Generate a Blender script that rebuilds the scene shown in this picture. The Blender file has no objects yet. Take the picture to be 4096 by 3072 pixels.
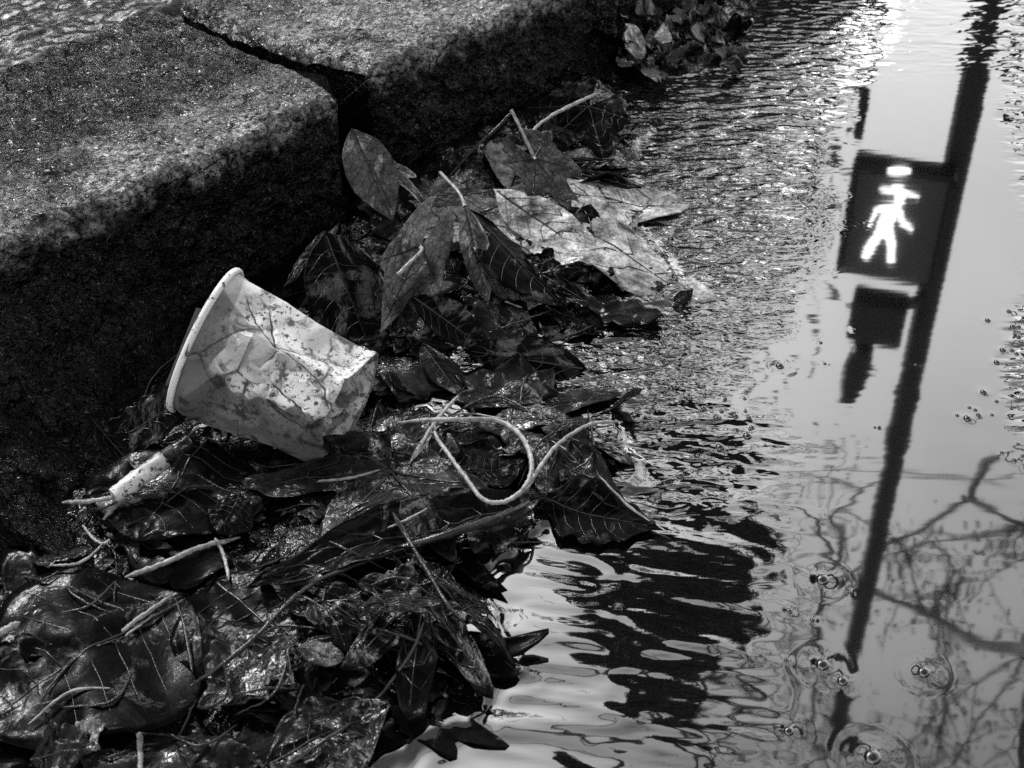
import bpy, math, random
import numpy as np
from mathutils import Vector
random.seed(7); rng = np.random.default_rng(7)
SC = bpy.context.scene
COL = SC.collection

# ------------------------------------------------------------------ camera, sky, sun, exposure
FPX = 5690.0; PITCH = math.radians(37.3); CH = 0.42
cam = bpy.data.cameras.new('camera'); cob = bpy.data.objects.new('camera', cam); COL.objects.link(cob)
cob.location = (0, 0, CH); cob.rotation_euler = (math.pi/2 - PITCH, 0, 0)
cam.sensor_width = 36.0; cam.lens = 36.0*FPX/4096.0
cam.clip_start = 0.01; cam.clip_end = 2000
cam.dof.use_dof = True; cam.dof.focus_distance = 0.68; cam.dof.aperture_fstop = 27.0
SC.camera = cob
SUN_EL = math.radians(44.0); SUN_AZ = math.radians(-34.0)       # azimuth clockwise from +Y
w = bpy.data.worlds.new('World'); SC.world = w; w.use_nodes = True
nt = w.node_tree; nt.nodes.clear()
sky = nt.nodes.new('ShaderNodeTexSky'); sky.sky_type = 'NISHITA'; sky.sun_disc = False
sky.sun_elevation = SUN_EL; sky.sun_rotation = SUN_AZ; sky.dust_density = 4.0; sky.air_density = 1.0
bw = nt.nodes.new('ShaderNodeRGBToBW')
ov = nt.nodes.new('ShaderNodeMath'); ov.operation = 'MULTIPLY_ADD'; ov.inputs[1].default_value = 0.8; ov.inputs[2].default_value = 1.5
tc = nt.nodes.new('ShaderNodeTexCoord')
cn = nt.nodes.new('ShaderNodeTexNoise'); cn.inputs['Scale'].default_value = 3.0; cn.inputs['Detail'].default_value = 5
cr = nt.nodes.new('ShaderNodeMapRange'); cr.inputs[1].default_value = 0.3; cr.inputs[2].default_value = 0.7; cr.inputs[3].default_value = 0.82; cr.inputs[4].default_value = 1.15
mu = nt.nodes.new('ShaderNodeMath'); mu.operation = 'MULTIPLY'
sx = nt.nodes.new('ShaderNodeSeparateXYZ'); el = nt.nodes.new('ShaderNodeMapRange'); el.inputs[1].default_value = 0.30; el.inputs[2].default_value = 0.88; el.inputs[3].default_value = 4.3; el.inputs[4].default_value = 0.36
mv = nt.nodes.new('ShaderNodeMath'); mv.operation = 'MULTIPLY'
bg = nt.nodes.new('ShaderNodeBackground'); bg.inputs[1].default_value = 0.13
wo = nt.nodes.new('ShaderNodeOutputWorld')
L = nt.links.new
L(sky.outputs[0], bw.inputs[0]); L(bw.outputs[0], ov.inputs[0]); L(tc.outputs['Generated'], cn.inputs['Vector'])
L(cn.outputs['Fac'], cr.inputs[0]); L(ov.outputs[0], mu.inputs[0]); L(cr.outputs[0], mu.inputs[1])
L(tc.outputs['Generated'], sx.inputs[0]); L(sx.outputs[2], el.inputs[0]); L(mu.outputs[0], mv.inputs[0]); L(el.outputs[0], mv.inputs[1]); L(mv.outputs[0], bg.inputs[0]); L(bg.outputs[0], wo.inputs[0])
sl = bpy.data.lights.new('sun', 'SUN'); sl.energy = 3.3; sl.angle = math.radians(1.0); sl.color = (1, 1, 1)
so = bpy.data.objects.new('sun', sl); COL.objects.link(so); so.location = (0, 0, 5)
sd = Vector((math.sin(SUN_AZ)*math.cos(SUN_EL), math.cos(SUN_AZ)*math.cos(SUN_EL), math.sin(SUN_EL)))
so.rotation_euler = sd.to_track_quat('Z', 'Y').to_euler()
SC.view_settings.view_transform = 'Standard'; SC.view_settings.look = 'None'
SC.view_settings.gamma = 1.0; SC.view_settings.use_curve_mapping = False; SC.view_settings.exposure = 0.0
SC.render.engine = 'CYCLES'
SC.cycles.use_denoising = False; SC.cycles.sample_clamp_direct = 3.0; SC.cycles.sample_clamp_indirect = 3.0
SC.cycles.max_bounces = 6; SC.cycles.glossy_bounces = 4; SC.cycles.diffuse_bounces = 2

# ------------------------------------------------------------------ where things stand (measured sight lines)
cF = np.array([0, math.cos(PITCH), -math.sin(PITCH)]); cU = np.array([0, math.sin(PITCH), math.cos(PITCH)]); cR = np.array([1., 0, 0])
cC = np.array([0, 0, CH])
def ray(x, y): return cR*(x-2048)/FPX + cU*(1536-y)/FPX + cF
def P(x, y, z=0.0):
    v = ray(x, y); return cC + v*((z-CH)/v[2])
def proj(X, Y, Z):
    vx = X; vy = Y; vz = Z-CH
    k = vy*cF[1]+vz*cF[2]; u = vy*cU[1]+vz*cU[2]
    return 2048+FPX*vx/k, 1536-FPX*u/k
def R(x, y, D):                       # real place of a thing seen mirrored in the water, D metres away
    v = ray(x, y); q = cC + v*(D/math.hypot(v[0], v[1])); return np.array([q[0], q[1], -q[2]])
def RZ(x, y, z):                      # the same at a known height
    v = ray(x, y); q = cC + v*((-z-CH)/v[2]); return np.array([q[0], q[1], z])
KB = P(1430, 880); KD = np.array([1.0988, 1.257, 0]); KD /= np.linalg.norm(KD); KN = np.array([-KD[1], KD[0], 0])
KH = 0.085

# ------------------------------------------------------------------ noise
_perm = rng.permutation(4096); _g = rng.random(4096)*2*math.pi; _gx = np.cos(_g); _gy = np.sin(_g)
def pn(x, y, s=0):
    x = np.asarray(x, float)+s*17.31; y = np.asarray(y, float)+s*9.77
    xi = np.floor(x).astype(int); yi = np.floor(y).astype(int); xf = x-xi; yf = y-yi
    u = xf*xf*xf*(xf*(xf*6-15)+10); v = yf*yf*yf*(yf*(yf*6-15)+10)
    def g(a, b, dx, dy):
        h = _perm[(_perm[a & 4095]+b) & 4095]; return _gx[h]*dx+_gy[h]*dy
    a = g(xi, yi, xf, yf); b = g(xi+1, yi, xf-1, yf); c = g(xi, yi+1, xf, yf-1); d = g(xi+1, yi+1, xf-1, yf-1)
    return ((a+(b-a)*u)*(1-v)+(c+(d-c)*u)*v)*1.5
def fbm(x, y, s=0, o=4, g=0.5):
    t = 0; a = 1.0; f = 1.0
    for i in range(o): t = t+a*pn(np.asarray(x)*f, np.asarray(y)*f, s+i*3.7); a *= g; f *= 2.03
    return t
def sm(a, b, x):
    t = np.clip((x-a)/(b-a), 0, 1); return t*t*(3-2*t)
def inpoly(x, y, poly):
    x = np.asarray(x); y = np.asarray(y); r = np.zeros(x.shape, bool); n = len(poly)
    for i in range(n):
        x0, y0 = poly[i]; x1, y1 = poly[(i+1) % n]
        c = ((y0 > y) != (y1 > y)) & (x < (x1-x0)*(y-y0)/((y1-y0) or 1e-9)+x0); r ^= c
    return r
def edgedist(x, y, poly):
    x = np.asarray(x, float); y = np.asarray(y, float); d = np.full(x.shape, 1e9); n = len(poly)
    for i in range(n):
        ax, ay = poly[i]; bx, by = poly[(i+1) % n]; vx, vy = bx-ax, by-ay
        t = np.clip(((x-ax)*vx+(y-ay)*vy)/(vx*vx+vy*vy+1e-12), 0, 1)
        d = np.minimum(d, np.hypot(x-ax-t*vx, y-ay-t*vy))
    return np.where(inpoly(x, y, poly), d, -d)

# ------------------------------------------------------------------ objects
def mesh(name, V, F, mat=None, parent=None, smooth=True, attrs=None):
    m = bpy.data.meshes.new(name)
    V = np.asarray(V, dtype=np.float32)
    if isinstance(F, np.ndarray) and F.ndim == 2:
        m.vertices.add(len(V)); m.vertices.foreach_set('co', V.ravel())
        k = F.shape[1]; m.loops.add(F.size); m.loops.foreach_set('vertex_index', F.ravel().astype(np.int32))
        m.polygons.add(len(F)); m.polygons.foreach_set('loop_start', np.arange(0, F.size, k, dtype=np.int32))
        m.update(calc_edges=True)
    else:
        m.from_pydata([tuple(map(float, v)) for v in V], [], [tuple(int(i) for i in f) for f in F]); m.update()
    if smooth: m.shade_smooth()
    if attrs:
        for k, a in attrs.items():
            at = m.attributes.new(k, 'FLOAT', 'POINT'); at.data.foreach_set('value', np.asarray(a, dtype=np.float32).ravel())
    if mat: m.materials.append(mat)
    o = bpy.data.objects.new(name, m); COL.objects.link(o)
    if parent: o.parent = parent
    return o
def gridF(nu, nv, off=0, closed_v=False):
    i = np.arange(nu-1)[:, None]; j = np.arange(nv if closed_v else nv-1)[None, :]; j2 = (j+1) % nv
    a = i*nv+j; b = (i+1)*nv+j; c = (i+1)*nv+j2; d = i*nv+j2
    return np.stack([a, b, c, d], -1).reshape(-1, 4)+off
def tag(o, label=None, cat=None, group=None, kind=None):
    if label: o['label'] = label
    if cat: o['category'] = cat
    if group: o['group'] = group
    if kind: o['kind'] = kind
    return o
def empty(name, loc=(0, 0, 0)):
    o = bpy.data.objects.new(name, None); COL.objects.link(o); o.location = tuple(map(float, loc)); o.empty_display_size = .02
    return o
def under(o, parent):                 # parent a mesh built in world coordinates below an Empty
    o.parent = parent; o.matrix_parent_inverse.identity()
    o.location = Vector(o.location)-parent.location
    return o
def spline(pts, n=8):
    p = np.asarray(pts, float)
    if len(p) < 3:
        t = np.linspace(0, 1, n+1)[:, None]; return p[0]*(1-t)+p[-1]*t
    q = np.vstack([2*p[0]-p[1], p, 2*p[-1]-p[-2]]); out = []
    for i in range(1, len(q)-2):
        for k in range(n):
            t = k/n
            out.append(.5*((2*q[i])+(-q[i-1]+q[i+1])*t+(2*q[i-1]-5*q[i]+4*q[i+1]-q[i+2])*t*t+(-q[i-1]+3*q[i]-3*q[i+1]+q[i+2])*t**3))
    out.append(p[-1]); return np.array(out)
def tubeVF(pts, rad, k=8, off=0, knob=0.0, seed=0):
    p = np.asarray(pts, float); n = len(p); r = np.interp(np.linspace(0, 1, n), np.linspace(0, 1, len(np.atleast_1d(rad))), np.atleast_1d(rad))
    t = np.gradient(p, axis=0); t /= np.linalg.norm(t, axis=1)[:, None]+1e-12
    ref = np.array([0, 0, 1.]) if abs(t[0][2]) < .9 else np.array([1., 0, 0])
    V = []; u = ref
    for i in range(n):
        u = u-t[i]*np.dot(u, t[i]); u /= np.linalg.norm(u)+1e-12; v = np.cross(t[i], u)
        for j in range(k):
            a = 2*math.pi*j/k; rr = r[i]*(1+knob*float(pn(i*.7+seed, a*1.2+seed*3)))
            V.append(p[i]+(u*math.cos(a)+v*math.sin(a))*rr)
    F = gridF(n, k, 0, True).tolist(); F += [list(range(k))[::-1], [(n-1)*k+j for j in range(k)]]
    return np.array(V), [[i+off for i in f] for f in F]
def joinVF(parts):
    V = []; F = []; o = 0
    for v, f in parts:
        V.append(np.asarray(v)); F += [[i+o for i in q] for q in (f.tolist() if isinstance(f, np.ndarray) else f)]; o += len(v)
    return np.vstack(V), F
def boxVF(c, ax, ay, az, bev=0.0):
    c = np.asarray(c, float); ax, ay, az = map(np.asarray, (ax, ay, az))
    V = []; b = 1-bev
    for sx in (-1, 1):
        for sy in (-1, 1):
            for sz in (-1, 1):
                V += [c+ax*sx*b+ay*sy*b+az*sz, c+ax*sx*b+ay*sy+az*sz*b, c+ax*sx+ay*sy*b+az*sz*b]
    import itertools
    if bev == 0:
        V = [c+ax*sx+ay*sy+az*sz for sx in (-1, 1) for sy in (-1, 1) for sz in (-1, 1)]
        return np.array(V), [[0, 1, 3, 2], [4, 6, 7, 5], [0, 4, 5, 1], [2, 3, 7, 6], [0, 2, 6, 4], [1, 5, 7, 3]]
    import bmesh
    bm = bmesh.new()
    for v in V: bm.verts.new(tuple(v))
    bmesh.ops.convex_hull(bm, input=bm.verts); bm.verts.ensure_lookup_table(); bm.verts.index_update()
    Vo = np.array([v.co[:] for v in bm.verts]); Fo = [[v.index for v in f.verts] for f in bm.faces]; bm.free()
    return Vo, Fo

# ------------------------------------------------------------------ materials (the photograph is black and white: every colour is a grey)
class Mat:
    def __init__(s, name):
        s.m = bpy.data.materials.new(name); s.m.use_nodes = True; s.t = s.m.node_tree; s.t.nodes.clear()
        s.o = s.n('OutputMaterial'); s.b = s.n('BsdfPrincipled'); s.l(s.b.outputs[0], s.o.inputs[0])
        s.tc = s.n('TexCoord')
    def n(s, t, **k):
        x = s.t.nodes.new('ShaderNode'+t)
        for a, v in k.items(): setattr(x, a, v)
        return x
    def l(s, a, b): s.t.links.new(a, b)
    def set(s, **k):
        for a, v in k.items():
            a = a.replace('_', ' ')
            s.b.inputs[a].default_value = (v, v, v, 1) if a in ('Base Color', 'Emission Color') else v
    def mapping(s, scale=(1, 1, 1), rot=(0, 0, 0), src='Object'):
        m = s.n('Mapping'); m.inputs['Scale'].default_value = scale; m.inputs['Rotation'].default_value = rot
        s.l(s.tc.outputs[src], m.inputs[0]); return m.outputs[0]
    def noise(s, vec, scale, detail=4, rough=.55, dist=0, typ='FBM'):
        x = s.n('TexNoise'); x.noise_type = typ; x.inputs['Scale'].default_value = scale; x.inputs['Detail'].default_value = detail
        x.inputs['Roughness'].default_value = rough; x.inputs['Distortion'].default_value = dist
        s.l(vec, x.inputs['Vector']); return x.outputs['Fac']
    def vor(s, vec, scale, feat='F1', rnd=1.0):
        x = s.n('TexVoronoi'); x.feature = feat; x.inputs['Scale'].default_value = scale; x.inputs['Randomness'].default_value = rnd
        s.l(vec, x.inputs['Vector']); return x.outputs['Distance']
    def rng(s, a, f0, f1, t0, t1):
        x = s.n('MapRange'); x.inputs[1].default_value = f0; x.inputs[2].default_value = f1; x.inputs[3].default_value = t0; x.inputs[4].default_value = t1
        s.l(a, x.inputs[0]); return x.outputs[0]
    def math(s, op, a, b=None):
        x = s.n('Math', operation=op)
        for i, q in enumerate((a, b)):
            if q is None: continue
            if isinstance(q, (int, float)): x.inputs[i].default_value = q
            else: s.l(q, x.inputs[i])
        return x.outputs[0]
    def mix(s, f, a, b):
        x = s.n('Mix'); x.data_type = 'FLOAT'
        for i, q in ((0, f), (2, a), (3, b)):
            if isinstance(q, (int, float)): x.inputs[i].default_value = q
            else: s.l(q, x.inputs[i])
        return x.outputs[0]
    def attr(s, name):
        x = s.n('Attribute'); x.attribute_name = name; return x.outputs['Fac']
    def color(s, v): s.l(v, s.b.inputs['Base Color'])
    def bump(s, h, dist, strength=1.0, prev=None, to='Normal'):
        x = s.n('Bump'); x.inputs['Distance'].default_value = dist
        if isinstance(strength, (int, float)): x.inputs['Strength'].default_value = strength
        else: s.l(strength, x.inputs['Strength'])
        s.l(h, x.inputs['Height'])
        if prev is not None: s.l(prev, x.inputs['Normal'])
        if to: s.l(x.outputs[0], s.b.inputs[to])
        return x.outputs[0]

def simple(name, base, rough=.5, ior=1.45, nscale=30, namt=.4, bscale=80, bd=.001, metallic=0):
    m = Mat(name); v = m.mapping(); m.set(Roughness=rough, IOR=ior, Metallic=metallic)
    m.color(m.rng(m.noise(v, nscale), .3, .7, base*(1-namt), base*(1+namt))); m.bump(m.noise(v, bscale), bd, .6); return m.m

def water_mat():
    m = Mat('puddle_water'); m.set(Base_Color=.004, Roughness=.025, IOR=3.6)
    ch = m.attr('chop'); rp = m.attr('grain')
    n1 = m.bump(m.noise(m.mapping((1, 2.5, 1), (0, 0, math.radians(8))), 38, 1.5, .5, .6), .0030, ch, to=None)
    n2 = m.bump(m.noise(m.mapping((1, 2.0, 1), (0, 0, math.radians(-14))), 85, 1, .5, .6), .0009, ch, prev=n1, to=None)
    n3 = m.bump(m.noise(m.mapping((1, 1.5, 1)), 140, 1, .5, 1.0), .0006, rp, prev=n2, to=None)
    jit = m.noise(m.mapping((.45, 1.8, 1), (0, 0, math.radians(10))), 70, 1, .6, 0)
    m.bump(jit, .000026, m.attr('jit'), prev=n3)
    return m.m

def leaf_mat(name, base, mott=.5, wet=1.0, spark=.5, vein=.5):
    m = Mat(name); v = m.mapping(); m.set(IOR=1.38, Roughness=.32)
    oi = m.n('ObjectInfo'); rnd = oi.outputs['Random']
    va = m.n('VectorMath', operation='ADD'); m.l(v, va.inputs[0])
    cx = m.n('CombineXYZ'); m.l(rnd, cx.inputs[0]); m.l(m.math('MULTIPLY', rnd, 3.3), cx.inputs[1]); m.l(cx.outputs[0], va.inputs[1]); v = va.outputs[0]
    blot = m.noise(v, 45, 5, .6, .6); spot = m.noise(v, 260, 4, .65, .3); vn = m.vor(v, 330, 'DISTANCE_TO_EDGE')
    c = m.rng(blot, .35, .65, base*(1-mott), base*(1+mott))
    c = m.math('MULTIPLY', c, m.rng(spot, .35, .62, .45, 1.25))
    c = m.math('MULTIPLY', c, m.rng(vn, 0, .12, 1-vein, 1.0))
    m.color(c)
    m.b.inputs['Specular IOR Level'].default_value = .04
    m.b.inputs['Coat IOR'].default_value = 2.3; m.b.inputs['Coat Roughness'].default_value = .05
    msk = m.rng(m.noise(v, 38, 5, .7, .8), .515, .565, 0.0, 1.0)
    m.l(m.rng(msk, 0, 1, .09*wet, min(1, .25+wet)), m.b.inputs['Coat Weight'])
    film = m.noise(v, 190, 1.5, .5, 1.0)
    b1 = m.bump(spot, .0008, .3)
    b2 = m.bump(film, .0016*spark, msk, prev=b1, to='Coat Normal')
    return m.m

def litter_mat():
    m = Mat('leaf_mush'); v = m.mapping(); m.set(IOR=1.4, Roughness=.3)
    blot = m.noise(v, 60, 6, .65, .8)
    m.color(m.rng(blot, .35, .68, .0015, .008))
    m.l(m.rng(m.noise(v, 45, 5, .7, .6), .47, .55, .08, 1), m.b.inputs['Coat Weight']); m.set(Specular_IOR_Level=.05); m.b.inputs['Coat IOR'].default_value = 2.2; m.b.inputs['Coat Roughness'].default_value = .05
    f = m.noise(v, 190, 2, .5, 1.0); f2 = m.noise(v, 55, 4, .6, 1.0)
    b = m.bump(f2, .006, .7, to=None); b = m.bump(f, .0016, .8, prev=b); m.l(b, m.b.inputs['Coat Normal']); return m.m

def stone_mat():
    m = Mat('wet_granite'); v = m.mapping(); dry_lit = m.attr('dry_lit'); wet = m.math('SUBTRACT', 1.0, dry_lit)
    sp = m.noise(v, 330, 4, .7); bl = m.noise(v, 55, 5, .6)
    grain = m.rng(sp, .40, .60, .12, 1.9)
    base = m.mix(dry_lit, m.rng(bl, .35, .65, .002, .011), m.rng(bl, .32, .68, .025, .34))
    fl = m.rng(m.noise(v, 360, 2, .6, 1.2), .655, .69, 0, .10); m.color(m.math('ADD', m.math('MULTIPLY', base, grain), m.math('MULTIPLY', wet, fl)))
    m.l(m.mix(dry_lit, .12, .4), m.b.inputs['Roughness']); tp = m.attr('top'); m.l(m.math('MULTIPLY', tp, m.mix(dry_lit, m.rng(m.noise(v, 60, 4, .65, .5), .42, .56, .1, 1.0), .35)), m.b.inputs['Coat Weight']); m.b.inputs['Coat IOR'].default_value = 1.7; m.b.inputs['Coat Roughness'].default_value = .09; m.l(m.rng(tp, 0, 1, .12, .25), m.b.inputs['Specular IOR Level'])
    m.set(IOR=1.45)
    g = m.noise(m.mapping((1.3, 2.6, 2)), 150, 2, .55, .6); vo = m.vor(v, 130); g2 = m.noise(v, 85, 4, .6, .4)
    b = m.bump(g2, .014, .9, to=None); b = m.bump(vo, .003, .6, prev=b, to=None); b = m.bump(g, .0035, .9, prev=b); m.l(b, m.b.inputs['Coat Normal']); return m.m

def paper_mat():
    m = Mat('soiled_paper'); v = m.mapping(); m.set(IOR=1.45, Roughness=.42)
    cr = m.attr('crease'); sm_ = m.noise(v, 70, 6, .7, .8); sp = m.noise(v, 380, 4, .7, .4); sp2 = m.vor(v, 210); pat = m.noise(v, 32, 3, .5)
    base = m.rng(m.noise(v, 24, 3, .5), .3, .7, .52, .78)
    base = m.math('MULTIPLY', base, m.rng(m.noise(v, 38, 2, .5, .4), .44, .52, .62, 1.0))
    d1 = m.rng(m.math('ADD', sm_, m.math('MULTIPLY', cr, .17)), .53, .62, 0, .9)
    d2 = m.math('MULTIPLY', m.rng(sp, .55, .60, 0, .95), m.rng(pat, .36, .52, 0, 1))
    ed = m.rng(m.math('ADD', cr, m.math('MULTIPLY', m.noise(v, 130, 4, .7), .9)), 1.20, 1.30, 0, .96)
    base = m.math('MULTIPLY', base, m.rng(m.attr('shade_soak'), 0, 1, 1.0, .30))
    ln = m.rng(m.math('ADD', m.attr('line'), m.math('MULTIPLY', m.noise(v, 150, 4, .7), 1.1)), .92, 1.06, 0, .97)
    k = m.math('MAXIMUM', m.math('MAXIMUM', m.math('MAXIMUM', d1, d2), ed), ln)
    m.color(m.mix(k, base, .03)); m.bump(m.noise(v, 500, 3), .0004, .3)
    return m.m

M = dict(
    water=water_mat(), mush=litter_mat(), stone=stone_mat(), paper=paper_mat(),
    black=leaf_mat('leaf_black', .0025, .5, .12, .4, .1), dark=leaf_mat('leaf_dark', .004, .6, .5, 1.1, .3),
    mid=leaf_mat('leaf_mid', .017, .7, .8, 1.3, .4), grey=leaf_mat('leaf_grey', .085, .75, .4, .5, .5), pale=leaf_mat('leaf_pale', .36, .85, .6, .7, .4),
    stalk=simple('stalk_pale', .30, .4, 1.45, 300, .5, 700, .0006), stalkd=simple('stalk_dark', .02, .25, 1.5, 300, .5, 700, .0006),
    vein=simple('leaf_vein', .015, .3, 1.45, 200, .5, 600, .0003), veinp=simple('leaf_vein_pale', .045, .3, 1.45, 200, .4, 600, .0003),
    asphalt=simple('wet_asphalt', .02, .2, 1.45, 200, .6, 300, .003),
    pole=simple('pole_paint', .02, .75, 1.45, 5, .2, 30, .001), housing=simple('black_housing', .010, .6, 1.45, 5, .2, 30, .001),
    bark=simple('bark', .03, .8, 1.4, 10, .5, 30, .01), brick=simple('dark_render', .05, .8, 1.4, 3, .3, 20, .01),
    pane=simple('window_glass', .02, .05, 1.5, 2, .1, 5, .001), frame=simple('painted_frame', .3, .5), roof=simple('slate', .04, .5),
)
def emit(name, s):
    m = bpy.data.materials.new(name); m.use_nodes = True; b = m.node_tree.nodes['Principled BSDF']
    b.inputs['Base Color'].default_value = (.8, .8, .8, 1); b.inputs['Emission Color'].default_value = (1, 1, 1, 1); b.inputs['Emission Strength'].default_value = s; return m
M['lamp'] = emit('lit_leds', 3.4)

# ------------------------------------------------------------------ setting: road, puddle
def nonuni(a, b, step, far):
    mid = np.arange(a, b+1e-9, step); out = []; x = step; s = 0
    while s < far: x *= 1.35; s += x; out.append(s)
    out = np.array(out); return np.concatenate([a-out[::-1], mid, mid[-1]+out])
tag(mesh('road', [(-300, -300, -.03), (300, -300, -.03), (300, 300, -.03), (-300, 300, -.03)], [[0, 1, 2, 3]], M['asphalt']), kind='structure')

SHORE = [(-400, 3400), (-400, 2300), (0, 2200), (420, 1640), (900, 1250), (1380, 820), (1700, 590), (2380, 280), (2480, 350), (2600, 520), (2500, 640), (2560, 760),
         (2560, 900), (2700, 1080), (2760, 1180), (2500, 1250), (2300, 1330), (2400, 1480), (2560, 1560), (2480, 1680), (2540, 1850), (2540, 1960), (2420, 2080), (2180, 2090), (2080, 2140),
         (2000, 2210), (1900, 2300), (1920, 2400), (1990, 2540), (2080, 2670), (1960, 2700), (1900, 2800), (1880, 2900), (1700, 2960), (1500, 3072), (1400, 3400)]
FARP = [(2330, 360), (2480, 330), (2700, 300), (2880, 270), (2990, 200), (3020, 60), (3060, -200), (2500, -300), (2300, -100)]
SW = [tuple(P(a, b)[:2]) for a, b in SHORE]; FW = [tuple(P(a, b)[:2]) for a, b in FARP]
xs = nonuni(-.14, .56, .0016, 40); ys = nonuni(.27, 1.22, .0016, 60)
X, Y = np.meshgrid(xs, ys, indexing='ij')
pxx, pyy = proj(X, Y, np.zeros_like(X)); front = (Y > .1)
pxx = np.where(front, pxx, 9999); pyy = np.where(front, pyy, 9999)
def blob(cx, cy, rx, ry, soft=.45):
    d = np.hypot((pxx-cx)/rx, (pyy-cy)/ry); return 1-sm(1-soft, 1+soft, d+.25*pn(pxx/160, pyy/110, 3))
chop = np.maximum.reduce([blob(2750, 350, 620, 620), blob(2500, 1000, 560, 420)*.9, blob(3150, 120, 260, 420)*.8, blob(2300, 1450, 420, 320)])
chop = np.maximum(chop, blob(4150, 330, 140, 460, .3)*.5); chop = np.maximum(chop, blob(4170, 1450, 150, 330, .3)*.8)
chop = np.maximum(chop, .35*blob(3300, 250, 260, 400))
chop = np.maximum(chop, blob(2600, 1850, 460, 260)*.55)
chop *= 1-.97*blob(3560, 800, 330, 560, .25)
chop = np.maximum(chop, .10*blob(3700, 90, 420, 190, .3)); chop = np.clip(chop, 0, 1)
grain = np.maximum(blob(2650, 900, 520, 420)*.8, blob(2480, 1400, 420, 260)); grain = np.maximum(grain, blob(1500, 1550, 500, 400)); grain = np.clip(grain, 0, 1)
def rot(x, y, a): a = math.radians(a); return x*math.cos(a)+y*math.sin(a), -x*math.sin(a)+y*math.cos(a)
wv = blob(2600, 2250, 480, 560); wv = np.maximum(wv, blob(2300, 2700, 560, 420)*.8); wv = np.maximum(wv, .5*blob(2850, 2900, 300, 300))*.5
a1, b1 = rot(X, Y, -12); h = fbm(a1/.030+.5*pn(X/.03, Y/.03, 8), b1/.0075, 5, 2, .45)*.00045*wv
a1, b1 = rot(X, Y, -20); h += pn(a1/.075, b1/.022, 9)*.0008*np.maximum(wv, .10)
h += pn(X/.045+1.2*pn(X/.06, Y/.06, 2), Y/.030, 12)*.0009*blob(1950, 2950, 500, 260)
a1, b1 = rot(X, Y, -6); h += fbm(a1/.022, b1/.008, 15, 2)*.00035*chop
h += pn(X/.12, Y/.05, 20)*.00008
calm = 1-np.maximum.reduce([.9*blob(3380, 2750, 230, 450, .3), .93*blob(3650, 900, 470, 900, .35), .86*blob(3720, 2500, 520, 900, .3)]); h *= calm
# rings round bubbles and surface tension where the water meets the leaves
BUB = []
for (cx, cy, n, sx, sy, r0) in [(2790, 1570, 13, 200, 90, 1.6), (2950, 1690, 9, 150, 60, 1.7), (3300, 1380, 3, 180, 60, 1.2), (4060, 1330, 14, 110, 150, 1.8), (3900, 1640, 7, 180, 70, 2.0), (4060, 1800, 6, 90, 90, 2.0)]:
    for _ in range(n): BUB.append((cx+random.gauss(0, .5)*sx, cy+random.gauss(0, .5)*sy, r0*random.uniform(.6, 1.3)/1000))
for q in [(3290, 2320, 4.0), (3290, 2660, 3.9), (3370, 2725, 3.0), (3695, 2690, 3.5), (3155, 2925, 2.8), (3490, 3030, 4.6), (3158, 2445, 1.8), (3250, 2480, 1.5), (3120, 1465, 2.9), (3300, 1455, 1.2), (2990, 1745, 3.0), (2880, 1790, 3.0), (2045, 2200, 2.6), (2070, 2680, 3.4), (1910, 2780, 2.6), (3145, 2640, 1.4), (3400, 2370, 1.3), (3870, 1675, 2.8), (3500, 1710, 1.0), (3660, 1460, .9)]:
    BUB.append((q[0], q[1], q[2]/1000))
for (bx, by, br) in BUB:
    q = P(bx, by); d = np.hypot(X-q[0], Y-q[1])
    h += br*.05*np.exp(-np.maximum(d-br*.8, 0)/(br*.30))*(d < br*4)
    h += .004*br*np.cos(d/br*3.6)*np.exp(-((d-1.5*br)/(br*1.8))**2)*(d < br*6)
near = (X > -.2) & (X < .3) & (Y > .25) & (Y < 1.1)
ds = np.full(X.shape, -9.); ds[near] = edgedist(X[near], Y[near], SW)
jg = .003*fbm(X/.016, Y/.016, 33, 3)
h += np.where(near, .0014*np.exp(-np.abs(np.minimum(ds+jg, 0))/.0013), 0)
h += np.where(near, .00006*np.cos((ds+jg)/.0022)*np.exp(-((ds+jg+.007)/.006)**2), 0)
pud = mesh('water', np.stack([X, Y, h], -1).reshape(-1, 3), gridF(len(xs), len(ys)), M['water'], attrs={'chop': chop, 'grain': grain, 'jit': .25+.75*calm*(1-.6*blob(3700, 2500, 600, 700))+.55*blob(3950, 150, 260, 330, .3)+.30*blob(3560, 1750, 170, 380, .3)})
tag(pud, kind='structure')

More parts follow.
